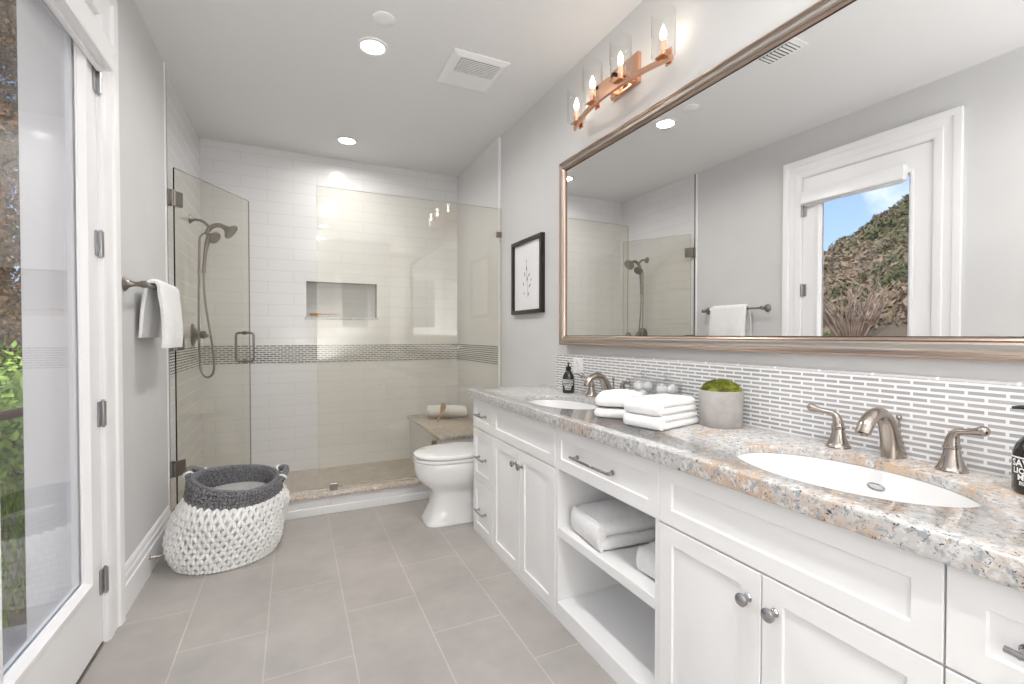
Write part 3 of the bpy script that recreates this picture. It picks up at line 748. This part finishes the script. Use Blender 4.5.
def basin(s, label):
    t = thing('wash_basin', label, 'sink', (s[0], s[1], CTS-.16), 'undermount basins')
    b = B(); prof = [(1.06, -.001), (1.06, -.012), (1.03, -.013), (.99, -.001)]
    prof = [(1.05, -.0005), (1.005, -.0005), (.985, -.012), (.95, -.05), (.86, -.10), (.66, -.135), (.38, -.150), (.12, -.155)]
    inn = [[(s[0]+s[2]*r*cos(2*pi*i/64), s[1]+s[3]*r*sin(2*pi*i/64), CTS+z) for i in range(64)] for r, z in prof]
    out = [[(s[0]+s[2]*r*cos(2*pi*i/64), s[1]+s[3]*r*sin(2*pi*i/64), CTS+z-.012) for i in range(64)] for r, z in [(.12, -.155), (.40, -.151), (.70, -.136), (.90, -.10), (1.0, -.05), (1.05, -.014)]]
    b.loft(inn+out+[inn[0]], False, False)
    obj('bowl', b, 'porc', t, 50)
    b = B(); c = (s[0], s[1], CTS-.155)
    b.lathe([(.034, -.02), (.034, .003), (.029, .006), (.024, .003), (.022, .010), (.004, .013)], c, 28); obj('drain', b, 'chrome', t, 40, label='chrome drain')
    b = B(); a = .0; x = s[0]+s[2]*.955; 
    b.tube([(x-.004+.010*sin(k*pi/8)*-.25, s[1]+.020*cos(k*pi/8), CTS-.045+.009*sin(k*pi/8)) for k in range(16)], .0025, 8, closed=True)
    obj('overflow_ring', b, 'chrome', t, 40)
basin(SK[0], 'white oval basin nearest the camera set into the granite worktop')
basin(SK[1], 'white oval basin at the far end of the worktop near the dark soap bottle')

def faucet(cy, label, spread=.136):
    X0 = 1.512
    t = thing('faucet', label, 'faucet', (X0, cy, CT), 'widespread nickel faucets')
    def sect(p, d, w, h, n=28):
        d = Vector(d).normalized(); s = Vector((0, 1, 0)); u = d.cross(s).normalized()
        q = [Vector(p)+s*(w*cos(2*pi*k/n))+u*(h*sin(2*pi*k/n)) for k in range(n)]
        return [Vector((v.x, v.y, max(v.z, CT+.0002))) for v in q]
    path = bez((X0+.022, cy, CT), (X0-.002, cy, CT+.085), (X0-.022, cy, CT+.135), (X0-.072, cy, CT+.128), 30)+bez((X0-.072, cy, CT+.128), (X0-.100, cy, CT+.122), (X0-.118, cy, CT+.106), (X0-.130, cy, CT+.080), 16)[1:]
    n = len(path); rings = []
    for i, p in enumerate(path):
        u = i/(n-1); d = path[min(i+1, n-1)]-path[max(i-1, 0)]
        w = .027-.009*min(1, u*2)+.002*u; h = .024*(1-u)**3.2+.0155
        if u > .93: w *= .94; h *= .94
        rings.append(sect(p, d if i else (0, 0, 1), w, h))
    b = B(); b.loft(rings)
    b.lathe([(.012, 0), (.011, -.008)], (X0-.1295, cy, CT+.082), 16)
    obj('spout', b, 'nickel', t, 50)
    b = B(); b.cyl((X0+.050, cy, CT+.05), (X0+.046, cy, CT+.105), .0032, 8); b.sphere((X0+.0455, cy, CT+.110), .0075, 12, 8)
    obj('lift_rod', b, 'nickel', t, 50)
    for s in (1, -1):
        c = (X0, cy+s*spread, CT)
        b = B(); b.lathe([(.033, 0), (.033, .004), (.030, .007), (.026, .016), (.021, .030), (.0175, .046), (.0165, .056), (.019, .058), (.019, .063), (.0165, .065)], c, 28)
        hd = obj('handle', b, 'nickel', t, 40)
        b = B(); x, y, z = c
        pts = bez((x, y, z+.062), (x-.001, y, z+.088), (x-.002, y+s*.006, z+.103), (x-.008, y+s*.022, z+.104), 9)
        e = .070 if s > 0 else .066
        pts += bez((x-.008, y+s*.022, z+.104), (x-.012, y+s*.036, z+.106), (x-.016, y+s*.05, z+.109), (x-.020, y+s*e, z+.114), 7)[1:]
        rad = [.0165, .0155, .0145, .0130, .0120, .0110, .0100, .0090, .0085, .0080, .0075, .0075, .0078, .0085, .0098, .0115, .0125]
        b.tube(pts, rad[:len(pts)], 14); b.sphere(pts[-1], .0128, 14, 8)
        obj('lever', b, 'nickel', hd, 50)
faucet(.724, 'brushed nickel faucet with two lever handles behind the near basin')
faucet(2.03, 'brushed nickel faucet with two lever handles behind the far basin')

# mosaic backsplash, outlet
struct('trim_11', B().box(XR-.012, XR-.0005, .07, 2.645, CT, 1.128), 'splash')
struct('trim_12', B().box(XR-.013, XR-.0005, .07, 2.645, 1.1285, 1.136), 'splash_liner')
ot = thing('outlet_plate', 'white wall outlet plate on the mosaic behind the far soap bottle', 'outlet', (XR-.0125, 2.375, 1.06))
obj('plate', B().box(XR-.019, XR-.0125, 2.325, 2.425, 1.015, 1.108, .002, 1), 'plate', ot, 30)
for z in (1.036, 1.082): obj('socket', B().box(XR-.0215, XR-.019, 2.357, 2.393, z-.016, z+.016, .004, 2), 'plate', ot, 30)

# soap bottles
def text_on_cyl(lines, r, c, ang0):
    """lettering wrapped round an upright cylinder; lines: (string, size, z)"""
    b = B()
    for s, size, z in lines:
        cu = bpy.data.curves.new('lettering', 'FONT'); cu.body = s; cu.size = size; cu.align_x = 'CENTER'; cu.resolution_u = 2; cu.offset = size*.026
        tmp = bpy.data.objects.new('lettering', cu); COL.objects.link(tmp)
        dg = bpy.context.evaluated_depsgraph_get(); me = bpy.data.meshes.new_from_object(tmp.evaluated_get(dg))
        sub = bmesh.new(); sub.from_mesh(me); bmesh.ops.subdivide_edges(sub, edges=[e for e in sub.edges if e.calc_length() > size*.25], cuts=2)
        mp = {}
        for v in sub.verts:
            a = ang0+v.co.x/r; mp[v] = b.v((c[0]+r*cos(a), c[1]+r*sin(a), c[2]+z+v.co.y))
        for f in sub.faces: b.f([mp[v] for v in f.verts])
        sub.free(); bpy.data.objects.remove(tmp); bpy.data.meshes.remove(me); bpy.data.curves.remove(cu)
    return b
def soap_bottle(label, loc, R, Hs, ang0, scale=1.0, nozzle=None):
    x, y, z = loc
    t = thing('soap_bottle', label, 'bottle', loc, 'dark pump soap bottles')
    b = B(); k = R
    b.lathe([(k*.90, 0), (k, .006), (k, Hs*.58), (k*.97, Hs*.68), (k*.84, Hs*.80), (k*.58, Hs*.92), (k*.36, Hs*.975), (k*.34, Hs)], loc, 40)
    obj('bottle_body', b, 'bottle', t, 50)
    b = B(); b.lathe([(k*.40, 0), (k*.44, .003), (k*.44, k*.55), (k*.30, k*.62), (k*.13, k*.64), (k*.12, k*1.05), (k*.22, k*1.08), (k*.22, k*1.25), (k*.12, k*1.3)], (x, y, z+Hs), 24)
    n = Vector((cos(nozzle), sin(nozzle), 0)); p = Vector((x, y, z+Hs+k*1.18))
    b.tube([p, p+n*k*.7, p+n*k*1.02+Vector((0, 0, -k*.05))], [k*.13, k*.11, k*.07], 10)
    obj('pump', b, 'black', t, 40)
    w = 1.05
    rr = R+.0006
    pts = [[(x+rr*cos(ang0+a), y+rr*sin(ang0+a), z+zz) for a in [-w+2*w*i/24 for i in range(25)]] for zz in (Hs*.575, Hs*.60)]
    b = B(); b.loft(pts, False, False, closed=False)
    tx = text_on_cyl([('SAVON', Hs*.155, Hs*.45), ('LIQUIDE', Hs*.125, Hs*.34), ('MENS', Hs*.125, Hs*.235), ('BLACK', Hs*.085, Hs*.155)], rr, (x, y, z), ang0)
    tm = bpy.data.meshes.new('tmp'); tx.bm.to_mesh(tm); b.bm.from_mesh(tm); tx.bm.free(); bpy.data.meshes.remove(tm)
    obj('label_print', b, 'ink', t, 0, label='white lettering')
soap_bottle('dark soap bottle with white lettering at the right picture edge', (1.455, .417, CT), .043, .135, math.atan2(-.30, -1)-.38, nozzle=math.atan2(.95, -.35))
soap_bottle('dark soap bottle with pump in front of the wall outlet by the far basin', (1.475, 2.35, CT),   .036, .135, math.atan2(-.80, -.6), nozzle=math.atan2(-.8, -.6))

# folded towels: each is a stack of soft layers with a rolled fold
def soft_slab(b, cx, cy, z0, w, d, h, rz, seed, dome=0.0, amp=.004):
    N = 56; M4 = Matrix.Translation((cx, cy, z0)) @ Matrix.Rotation(rz, 4, 'Z')
    old = b.m; b.m = M4
    def ring(inset, z, k):
        pts = []
        for i in range(N):
            a = 2*pi*i/N; c, s = cos(a), sin(a); e = 2/7.5
            x = math.copysign(abs(c)**e, c)*(w/2-inset); y = math.copysign(abs(s)**e, s)*(d/2-inset)
            q = 1+.0*k
            n1 = nz((x*1.0, y*1.0, z+k*.02), 16, seed)*amp; n2 = nz((x, y, z), 40, seed+5)*amp*.4
            dz = dome*(1-(2*x/w)**2)*(1-(2*y/d)**2) if z > h*.5 else 0
            pts.append((x*(1+(n1+n2)/w), y*(1+(n2-n1)/d), z+dz+(n1+n2)*.8*(z > h*.3)))
        return pts
    r = h*.48; rings = []
    for k in range(9):
        t = -pi/2+pi*k/8; rings.append(ring(r*(1-cos(t)), h/2+h/2*sin(t), k))
    ins = [.12, .3, .55, .8, .97]
    low = [ring(min(w, d)/2*f, 0, 20+i) for i, f in enumerate(ins)][::-1]
    up = [ring(min(w, d)/2*f, h, 30+i) for i, f in enumerate(ins)]
    b.loft(low+rings+up); b.m = old
def towel_layers(label, group, name, cx, cy, z0, w, d, h, rz, layers, seed, dome=.0):
    b = B(); lh = h/layers
    for i in range(layers):
        soft_slab(b, cx+rnd.uniform(-.003, .003), cy+rnd.uniform(-.003, .003), z0+i*lh*.995, w*(1-.015*i), d*(1-.015*i), lh*1.02, rz, seed+i, dome if i == layers-1 else 0)
    R4 = Matrix.Translation((cx, cy, 0)) @ Matrix.Rotation(rz, 4, 'Z'); old = b.m; b.m = R4   # rolled fold along one side joining the layers
    if layers > 1:
        rings = []
        for k in range(11):
            u = -.93+1.86*k/10; rings.append([(-w/2+.018+(.024)*cos(a)*(1 if abs(u) < .9 else .8), u*d/2, z0+h/2+h*.49*sin(a)) for a in [2*pi*j/20 for j in range(20)]])
        b.loft(rings)
    b.m = old
    o = obj(name, b, 'towel', None, 60); rebase(o, (cx, cy, z0)); return tag(o, label, 'towel', group)
TS = 'folded white towels on the worktop'
r1 = math.radians(13)
towel_layers('upper folded white towel of the stack next to the moss pot', TS, 'folded_towel', 1.283, 1.372, CT+.052, .265, .165, .050, r1, 2, 11, .006)
towel_layers('lower folded white towel of the stack next to the moss pot', TS, 'folded_towel', 1.284, 1.370, CT+.001, .27, .17, .050, r1, 2, 15)
r2 = math.radians(-44)
towel_layers('upper rounded white towel of the left stack beside the far basin', TS, 'folded_towel', 1.268, 1.605, CT+.046, .20, .21, .044, r2, 1, 21, .018)
towel_layers('lower flat white towel of the left stack beside the far basin', TS, 'folded_towel', 1.270, 1.605, CT+.001, .205, .215, .038, r2, 1, 25)
SH = 'towels on the open vanity shelf'
towel_layers('large folded white bath towel lying in the middle of the open vanity shelf', SH, 'bath_towel', 1.245, 1.565, .406, .36, .24, .105, math.radians(-5), 2, 31, .022)
towel_layers('white towel half hidden behind the cabinet stile on the open shelf', SH, 'bath_towel', 1.27, 1.232, .406, .33, .165, .09, math.radians(4), 2, 37, .010)

# glass jars with cotton
def jar(cx, cy, label, R=.062, hh=.126):
    t = thing('glass_jar', label, 'jar', (cx, cy, CT), 'lidded glass jars')
    b = B(); b.lathe([(R*.92, 0), (R, .006), (R, hh), (R*.985, hh), (R*.975, .010), (.001, .008)], (cx, cy, CT), 36, cap1=False); obj('jar_body', b, 'glass_jar', t, 50)
    b = B(); b.lathe([(R*1.04, 0), (R*1.05, .004), (R*.9, .012), (R*.45, .022), (.009, .026), (.008, .032), (.015, .040), (.013, .050), (.002, .054)], (cx, cy, CT+hh+.001), 32); obj('lid', b, 'glass_jar', t, 50)
J1, J2 = (1.468, 1.690), (1.470, 1.540)
jar(*J1, 'lidded glass jar of cotton nearer the far faucet'); jar(*J2, 'lidded glass jar of cotton behind the towel stack, beside the moss pot')
def cotton(c, r, seed, label, group):
    b = B(); rr = []
    for i in range(9):
        t = -pi/2+pi*i/8; q = []
        for k in range(14):
            a = 2*pi*k/14; d = Vector((max(cos(t), .03)*cos(a), max(cos(t), .03)*sin(a), sin(t))); q.append(Vector(c)+d*r*(1+.16*nz(d, 2.2, seed)))
        rr.append(q)
    b.loft(rr); o = obj('cotton_ball', b, 'cotton', None, 60); rebase(o, c); tag(o, label, 'cotton ball', group)
for (jx, jy), lab, g, nlay in ((J1, 'white cotton ball inside the glass jar nearer the far faucet', 'cotton balls in the first jar', 3), (J2, 'white cotton ball inside the glass jar beside the moss pot', 'cotton balls in the second jar', 3)):
    for L in range(nlay):
        for k in range(4):
            a = k*pi/2+L*.8; cotton((jx+.031*cos(a), jy+.031*sin(a), CT+.034+L*.036), .0225, k+L*5, lab, g)

# moss pot
px, py = 1.468, 1.256
pt = thing('moss_planter', 'round grey concrete pot of green moss on the granite worktop', 'planter', (px, py, CT))
b = B(); b.lathe([(.071, 0), (.075, .006), (.0785, .127), (.0775, .135), (.073, .136), (.070, .121), (.001, .119)], (px, py, CT), 48); obj('pot', b, 'concrete', pt, 50)
b = B(); rr = []
for i in range(10):
    t = pi/2*i/9; q = []
    for k in range(40):
        a = 2*pi*k/40; r = max(cos(t), .02)*.071; d = Vector((r*cos(a), r*sin(a), .044*sin(t)))
        n = 1+.12*nz(d, 60, 3); q.append((px+d.x*n, py+d.y*n, CT+.121+d.z*(1+.3*nz(d, 35, 8))+.006))
    rr.append(q)
b.loft(rr, False, True)
for i in range(1500):
    a = rnd.uniform(0, 2*pi); u = sqrt(rnd.random()); t = math.acos(min(u, 1)); r = u*.070
    p = Vector((px+r*cos(a), py+r*sin(a), CT+.126+.044*sin(t))); d = Vector((cos(a)*u*.8+rnd.uniform(-.5, .5), sin(a)*u*.8+rnd.uniform(-.5, .5), sin(t)+.25)).normalized()
    L = rnd.uniform(.005, .010); w = d.cross(Vector((rnd.random(), rnd.random(), rnd.random()))).normalized()*.0016; w2 = d.cross(w)
    tip = b.v(p+d*L); q = [b.v(p+w), b.v(p-w*.5+w2*.8), b.v(p-w*.5-w2*.8)]
    for k in range(3): b.f((q[k], q[(k+1) % 3], tip))
obj('moss', b, 'moss', pt, 0, kind='stuff')

# ------------------------------------------------------------------ mirror, picture, sconces
mr = thing('wall_mirror', 'large wall mirror in a stepped champagne metal frame above the vanity', 'mirror', (1.545, 1.40, 1.72))
MY0, MY1, MZA, MZB, MX = .27, 2.535, 1.186, 2.325, XR-.032
TH = math.radians(.6)
def mrot(b): b.m = Matrix.Translation((MX, 1.40, 0)) @ Matrix.Rotation(TH, 4, 'Z') @ Matrix.Translation((-MX, -1.40, 0)); return b
def mloop(d, x):
    d *= .86
    return [(x, MY0+d, MZA+d), (x, MY1-d, MZA+d), (x, MY1-d, MZB-d), (x, MY0+d, MZB-d)]
def mframe(name, m, sec, label=None):
    b = mrot(B()); R = b.loft([mloop(d, MX+x) for d, x in sec], False, False); obj(name, b, m, mr, 25, label=label)
mframe('outer_bead', 'copper_bead', [(0, .020), (0, -.010), (.003, -.014), (.009, -.016), (.012, -.013), (.013, -.008)])
mframe('frame', 'silver_frame', [(.013, -.008), (.016, -.006), (.020, -.009), (.034, -.016), (.046, -.017), (.052, -.013)], )
mframe('inner_bead', 'copper_bead', [(.052, -.013), (.054, -.010), (.057, -.012), (.062, -.010), (.066, -.004), (.0665, .001)])
mframe('shadow_line', 'dark_gap', [(.0665, .001), (.0695, .0015), (.0695, .004)])
b = mrot(B()); b.loft([mloop(.069, MX+.003), mloop(.069, MX+.006)], True, True); obj('mirror_glass', b, 'mirror', mr, 0)
b = mrot(B()); b.box(MX+.0065, MX+.012, MY0+.02, MY1-.02, MZA+.02, MZB-.02); obj('backing', b, 'dark_gap', mr, 0)

pc = thing('framed_picture', 'small botanical sketch on white paper in a dark frame above the toilet', 'picture', (XR, 3.09, 1.7))
PY0, PY1, PZ0, PZ1 = 2.815, 3.30, 1.405, 1.958
def ploop(d, x): return [(XR-x, PY0+d, PZ0+d), (XR-x, PY1-d, PZ0+d), (XR-x, PY1-d, PZ1-d), (XR-x, PY0+d, PZ1-d)]
b = B(); b.loft([ploop(0, .0), ploop(0, .030), ploop(.003, .033), ploop(.026, .033), ploop(.029, .030), ploop(.029, .012)], False, False); obj('frame', b, 'frame_black', pc, 25)
b = B(); b.loft([ploop(.027, .013), ploop(.027, .008)]); obj('paper', b, 'paper', pc, 0)
b = B(); rp = random.Random(4)
for (y, z, a, L) in ((3.06, 1.66, 1.35, .05), (3.10, 1.70, 1.9, .045), (3.03, 1.69, .9, .04), (3.12, 1.63, 2.1, .04), (3.02, 1.61, .7, .045), (3.07, 1.74, 1.6, .05), (3.04, 1.55, 1.2, .04), (3.11, 1.56, 1.8, .03), (3.07, 1.80, 1.5, .025), (3.0, 1.65, .5, .03)):
    d = Vector((0, -cos(a), sin(a))); w = Vector((0, sin(a), cos(a)))*L*.14; p = Vector((XR-.0137, y, z))
    q = [b.v(p-d*L/2), b.v(p+w), b.v(p+d*L/2), b.v(p-w)]; b.f(q)
b.tube([(XR-.0136, 3.05, 1.52), (XR-.0136, 3.06, 1.62), (XR-.0136, 3.075, 1.80)], .0008, 5)
obj('sketch', b, 'ink_black', pc, 0, label='small black ink leaves')

def sconce(cy, label):
    t = thing('vanity_light', label, 'wall lamp', (XR, cy, 2.56))
    pl = B(); pl.box(XR-.022, XR, cy-.105+.13, cy+.105+.13, 2.515, 2.655, .003, 1)
    pl = B(); pl.box(XR-.024, XR, cy-.10, cy+.12, 2.510, 2.660, .003, 1); obj('wall_plate', pl, 'copper', t, 30)
    xb = lambda y: XR-.145+.075*((y-cy)/.40)**2
    b = B(); rings = []
    for k in range(25):
        y = cy-.385+.785*k/24; x = xb(y); rings.append([(x-.008, y, 2.450), (x+.008, y, 2.450), (x+.008, y, 2.472), (x-.008, y, 2.472)])
    b.loft(rings); b.box(XR-.15, XR-.02, cy-.075, cy-.055, 2.515, 2.535); b.box(XR-.15, XR-.02, cy+.055, cy+.075, 2.515, 2.535)
    b.box(XR-.150, XR-.130, cy-.075, cy+.075, 2.468, 2.535)
    obj('bar', b, 'copper', t, 30)
    for k in range(4):
        y = cy-.345+.234*k; x = xb(y); z = 2.472
        b = B(); b.box(x-.026, x+.026, y-.026, y+.026, z, z+.008, .002, 1); b.lathe([(.013, .008), (.013, .075), (.010, .078)], (x, y, z), 18); b.box(x+.028, x+.036, y-.018, y+.018, z-.02, z+.05)
        a = obj('lamp_holder', b, 'copper', t, 35)
        b = B(); b.lathe([(.048, .008), (.052, .012), (.052, .205)], (x, y, z), 32, cap0=False, cap1=False); b.lathe([(.0505, .205), (.0505, .014)], (x, y, z), 32, cap0=False, cap1=False)
        obj('glass_shade', b, 'glass_clear', a, 60, label='clear glass cylinder shade')
        b = B(); b.lathe([(.006, .076), (.011, .088), (.014, .102), (.011, .122), (.004, .140), (.001, .146)], (x, y, z), 16); obj('bulb', b, 'bulb', a, 60)
        ld = bpy.data.lights.new('sconce_light', 'POINT'); ld.energy = SCONCE_W; ld.color = (1, .88, .72); ld.shadow_soft_size = .018
        lo = bpy.data.objects.new('sconce_light', ld); COL.objects.link(lo); lo.location = (x, y, z+.155)
sconce(1.935, 'copper four-light wall lamp with clear glass shades above the mirror')

# ------------------------------------------------------------------ ceiling fittings
def downlight(x, y, label, power=1.0):
    t = thing('downlight', label, 'ceiling light', (x, y, ZC), 'recessed ceiling lights')
    b = B(); b.lathe([(.088, 0), (.086, -.006), (.068, -.007), (.066, -.001)], (x, y, ZC), 36, cap0=False, cap1=False); obj('trim_ring', b, 'plate', t, 40)
    b = B(); b.lathe([(.066, -.0015), (.001, -.0025)], (x, y, ZC), 36, cap0=False); obj('lens', b, 'can_glow', t, 40)
    ld = bpy.data.lights.new('downlight_lamp', 'AREA'); ld.shape = 'DISK'; ld.size = .12; ld.energy = CAN_W*power; ld.color = (1, .975, .95); ld.spread = math.radians(165)
    lo = bpy.data.objects.new('downlight_lamp', ld); COL.objects.link(lo); lo.location = (x, y, ZC-.008)
downlight(.42, 2.776, 'round recessed ceiling light beside the small round cover plate')
downlight(.42, 4.20, 'round recessed ceiling light just in front of the shower', .55)
downlight(.42, .75, 'round recessed ceiling light above the floor by the glass door')
downlight(.42, -.55, 'round recessed ceiling light nearest the entrance wall')
o = obj('cover_plate', B().lathe([(.058, 0), (.058, -.004), (.052, -.009), (.001, -.010)], (.438, 2.508, ZC), 32), 'plate', None, 40)
rebase(o, (.438, 2.508, ZC)); tag(o, 'small round white cover plate on the ceiling', 'cover plate')
fv = thing('exhaust_fan', 'square white exhaust fan grille on the ceiling', 'vent', (1.025, 2.775, ZC))
x0, x1, y0, y1 = .85, 1.205, 2.585, 2.965
def sq(d, z): return [(x0+d, y0+d, z), (x1-d, y0+d, z), (x1-d, y1-d, z), (x0+d, y1-d, z)]
b = B(); b.loft([sq(0, ZC), sq(0, ZC-.008), sq(.03, ZC-.020)], False, True); obj('cover', b, 'plate', fv, 20)
obj('grille_shade', B().box(.905, 1.155, 2.625, 2.775, ZC-.0215, ZC-.0205), 'slot', fv, 0)
for k in range(9): obj('slat', B().box(.905, 1.155, 2.627+k*.0165, 2.635+k*.0165, ZC-.026, ZC-.0216, .001, 1), 'plate', fv, 0)
rg = thing('air_register', 'slotted white air register on the ceiling seen in the mirror', 'vent', (.50, 1.80, ZC))
x0, x1, y0, y1 = .425, .585, 1.67, 1.93
obj('frame', (lambda b: b.loft([sq(0, ZC), sq(0, ZC-.004), sq(.028, ZC-.010)], False, True) and b)(B()), 'plate', rg, 20)
obj('recess', B().box(.452, .558, 1.70, 1.90, ZC-.0115, ZC-.0105), 'slot', rg, 0)  # flat dark plate, painted-in shade behind the slats
for k in range(9): obj('slat', B().box(.452, .558, 1.705+k*.0225, 1.715+k*.0225, ZC-.017, ZC-.0116), 'plate', rg, 0)

# ------------------------------------------------------------------ outside
GZ = -.14
struct('ground', B().box(-9, XE-.001, -6, 22, GZ-.1, GZ), 'earth')
struct('path', B().box(-3.1, XE-.002, -4, 2.95, GZ, GZ+.02), 'stone')
def hillz(x, y):
    """slope climbing away from the house, its crest lower towards +y"""
    D = math.hypot(x-3.1, y); az = math.degrees(math.atan2(y, 3.1-x))
    el = max(.05, min(.40, .128+(30.5-az)*.0125)); Z1 = 1.25+el*46
    t = max(0, min(1, (D-7.6)/38.4))
    h = GZ-.05+(Z1-GZ)*t**1.05+(.8*nz((x, y, 0), .16, 2)+.35*nz((x, y, 0), .6, 5))*min(1, t*3)*1.2
    return h-max(0, D-46)*.35
b = B(); NXh, NYh = 60, 80
vv = [[b.v((-4-46*i/NXh, -14+70*j/NYh, hillz(-4-46*i/NXh, -14+70*j/NYh))) for j in range(NYh+1)] for i in range(NXh+1)]
for i in range(NXh):
    for j in range(NYh): b.f((vv[i][j], vv[i][j+1], vv[i+1][j+1], vv[i+1][j]))
struct('hill', b, 'hill', 60)
def leaves(b, c, rx, ry, rz, n, size, seed, shell=.5):
    r = random.Random(seed)
    for i in range(n):
        d = Vector((r.gauss(0, 1), r.gauss(0, 1), r.gauss(0, 1))).normalized(); k = shell+(1-shell)*r.random()
        p = Vector((c[0]+d.x*rx*k, c[1]+d.y*ry*k, c[2]+d.z*rz*k)); u = Vector((r.gauss(0, 1), r.gauss(0, 1), r.gauss(0, 1))).normalized()
        w = u.cross(d).normalized(); L = size*r.uniform(.6, 1.3)
        q = [b.v(p-u*L*.5), b.v(p+w*L*.22+d*L*.05), b.v(p+u*L*.5), b.v(p-w*L*.22+d*L*.05)]; b.f(q)
b = B(); rh = random.Random(5)
for i in range(4600):
    d = 4+40*rh.random()**.8; az = math.radians(rh.uniform(17, 42) if i < 2600 else rh.uniform(-10, 88)); x = -.7-d*cos(az); y = 2+d*sin(az)
    if x > -5.2: continue
    if math.hypot(x+8.2, y-5.9) < 1.3 or math.hypot(x+6.2, y-5.75) < 1.3: continue
    R_ = rh.uniform(.16, .42)*(.6+d/40); leaves(b, (x, y, hillz(x, y)+R_*.15), R_, R_, R_*.75, 26, R_*.75, i, .5)
tag(obj('hill_brush', b, 'scrub', None, 0), 'dry brown and grey-green brush covering the hillside outside', 'brush', kind='stuff')
def shrub(label, c, rx, rz, n, size, seed, m='leaf'):
    t = thing('shrub', label, 'shrub', (c[0], c[1], GZ), 'shrubs outside the glass door')
    b = B(); leaves(b, (c[0], c[1], c[2]), rx, rx, rz, n, size, seed, .35); obj('foliage', b, m, t, 0, kind='stuff')
    b = B(); rr = random.Random(seed)
    for k in range(6):
        a = rr.uniform(0, 6.28); b.tube(bez((c[0], c[1], GZ), (c[0]+.1*cos(a), c[1]+.1*sin(a), GZ+.2), (c[0]+rx*.4*cos(a), c[1]+rx*.4*sin(a), c[2]), (c[0]+rx*.7*cos(a), c[1]+rx*.7*sin(a), c[2]+rz*.5), 6), [.02, .018, .015, .012, .010, .008, .006], 6)
    obj('branches', b, 'bark', t, 40)
shrub('leafy green shrub just outside the glass door behind the curved rail', (-2.3, 5.9, .35), .75, .62, 2600, .12, 3)
shrub('leafy green shrub at the foot of the brown conifer outside', (-3.15, 7.7, .45), .8, .7, 2200, .12, 9)
shrub('green shrub at the foot of the dry hillside, low in the mirror reflection', (-6.2, 5.75, .7), .8, .75, 2600, .12, 14, 'leaf_dark')
tr = thing('conifer_tree', 'tall brown and green conifer outside the glass door', 'tree', (-4.1, 9.6, GZ))
b = B(); b.tube([(-4.1, 9.6, GZ), (-4.08, 9.62, 2.5), (-4.1, 9.6, 8.5)], [.22, .18, .03], 10); obj('trunk', b, 'bark', tr, 40)
b = B()
for k in range(16): leaves(b, (-4.1+.25*sin(k*2.1), 9.6+.25*cos(k*1.7), 1.0+k*.48), 1.9-.1*k, 1.9-.1*k, .60, 3200, .085, 50+k, .2)
obj('foliage', b, 'leaf_brown', tr, 0, kind='stuff')
dt = thing('dry_bush', 'bare grey branching bush in the middle of the reflected hillside', 'bush', (-8.2, 5.9, hillz(-8.2, 5.9)))
b = B(); rd = random.Random(8); base = Vector((-8.2, 5.9, hillz(-8.2, 5.9)-.05))
for k in range(46):
    a = rd.uniform(0, 6.28); l = rd.uniform(.7, 1.5); e = base+Vector((cos(a)*l*.6, sin(a)*l*.6, l*1.1)); m = base.lerp(e, .5)+Vector((rd.uniform(-.15, .15), rd.uniform(-.15, .15), .1))
    b.tube([base, m, e], [.028, .018, .006], 5)
    for q in range(3):
        s = m.lerp(e, rd.random()); b.tube([s, s+Vector((rd.uniform(-.3, .3), rd.uniform(-.3, .3), rd.uniform(.1, .4)))], [.010, .004], 4)
obj('branches', b, noise_col(mat('dry_twig', rough=.9), (.26, .18, .14), (.40, .30, .25), 4), dt, 0)
rl = thing('curved_rail', 'curved rust brown rail outside the glass door in front of the shrubs', 'rail', (-1.55, 3.55, GZ))
b = B(); b.tube(bez((-2.6, 3.1, .55), (-1.9, 3.3, .72), (-1.45, 3.7, .80), (-1.40, 4.2, .78), 14), .028, 10); obj('handrail', b, 'rail', rl, 50)
for p in ((-2.45, 3.13, .58), (-1.41, 4.1, .78)): obj('post', B().cyl((p[0], p[1], GZ), p, .022, 10), 'rail', rl, 50)
b = B(); rg2 = random.Random(12)
for i in range(14000):
    x, y = rg2.uniform(-4.6, -1.05), rg2.uniform(2.97, 9.5)
    h = rg2.uniform(.05, .22); a = rg2.uniform(0, 6.28); w = .008
    p = Vector((x, y, GZ)); b.f((b.v(p+Vector((cos(a)*w, sin(a)*w, 0))), b.v(p-Vector((cos(a)*w, sin(a)*w, 0))), b.v(p+Vector((rg2.uniform(-.06, .06), rg2.uniform(-.06, .06), h)))))
tag(obj('grass', b, 'grass', None, 0), 'green grass on the ground outside the glass door', 'grass', kind='stuff')
